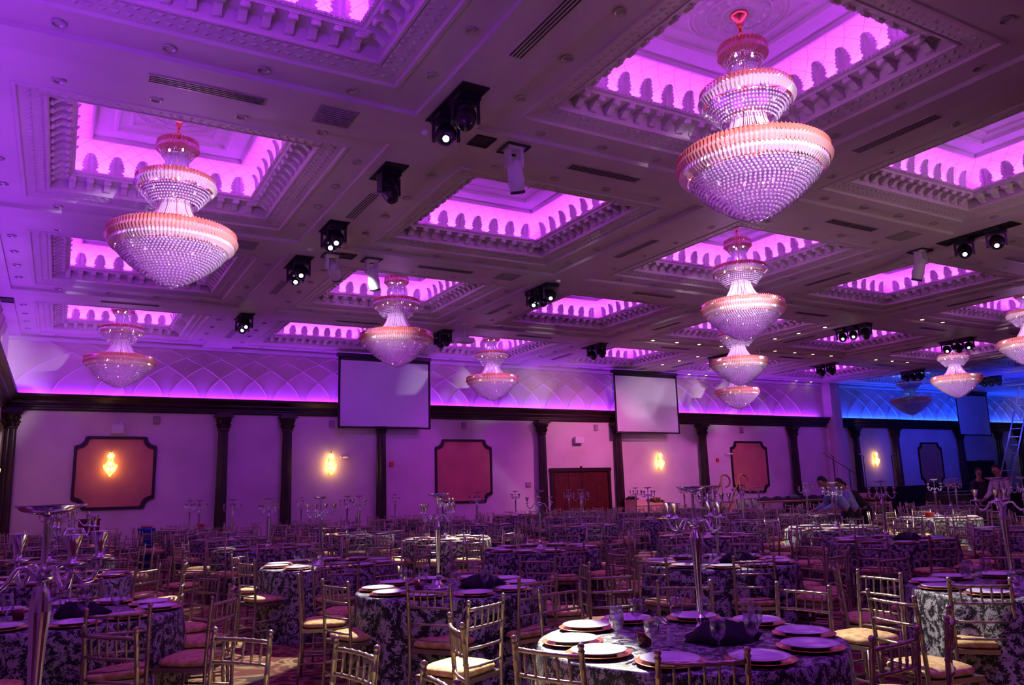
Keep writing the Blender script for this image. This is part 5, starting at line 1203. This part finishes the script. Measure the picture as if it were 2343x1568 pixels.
    for k in arms: b0 = len(SN); SN += [(*N[k][:3], 0.075*s), (*N[k+1][:3], 0.054*s), (*N[k+2][:3], 0.038*s)]; SE += [(3, b0), (b0, b0+1), (b0+1, b0+2)]
    link('shirt', skin_mesh('shirt', SN, SE, 0, 2, shirt), t)
    TN = [(*up(0.09*s), 0.140*s, 0.112*s), (*(hip+Vector((0, 0, -0.02))), 0.158*s, 0.135*s)]; TE = [(0, 1)]
    for k in legs: b0 = len(TN); TN += [(*N[k][:3], 0.098*s), (*N[k+1][:3], 0.074*s), (*N[k+2][:3], 0.056*s)]; TE += [(1, b0), (b0, b0+1), (b0+1, b0+2)]
    link('trousers', skin_mesh('trousers', TN, TE, 0, 2, 'trouser'), t)
    a = MB()
    for sg in (-1, 1): a.ball((sg*0.10*s, 0.07, 0.05), 1, 10, 0, (0.05, 0.14, 0.05))
    link('shoes', a.mesh('shoes', 'black'), t)
def pxy(px, Dp):  # point at image column px, depth Dp along the view axis
    d = _f*F_PX+R2*(px-1171.5)+U2*(784-1100); d = d*(Dp/d.dot(_f)); return (EYE.x+d.x, EYE.y+d.y, 0)
person(pxy(1932, 17.0), 1.05, 'person in light blue patterned shirt bending over a table', 'shirt_blue', 0.62, 0.9, 0.35, 1.84)
person(pxy(1952, 18.2), 0.9, 'person in blue shirt partly behind the bending worker', 'shirt_blue', 0.40, 0.8, 0.3, 1.70)
person(pxy(1976, 19.2), 1.0, 'person in black shirt bending right of the blue-shirted workers', 'shirt_dark', 0.75, 0.9, 0.3, 1.78)
person(pxy(2238, 22.0), 2.6, 'person in dark clothes facing camera before the dark doorway', 'shirt_dark', 0.06, 0.6, 0.1, 1.80)
person(pxy(2292, 19.0), 1.5, 'person in white shirt standing beside the ladder', 'shirt_white', 0.15, 0.9, 0.2, 1.85)
# look-alikes in one place: say which is nearer the camera
bpy.context.view_layer.update()
dd = {}
for o in COL.objects:
    if o.parent is None and o.get('category') in ('plate', 'glass', 'chair', 'cutlery') and 'side of' in o['label'] or (o.parent is None and o.get('category') == 'cutlery'): dd.setdefault(o['label'], []).append(o)
for lab, os_ in dd.items():
    if 2 <= len(os_) <= 3 and len(lab.split()) <= 15:
        os_.sort(key=lambda o: (o.location-EYE).length)
        for o, w_ in zip(os_, ('nearer', 'farther') if len(os_) == 2 else ('nearest', 'middle', 'farthest')): o['label'] = w_+' '+lab
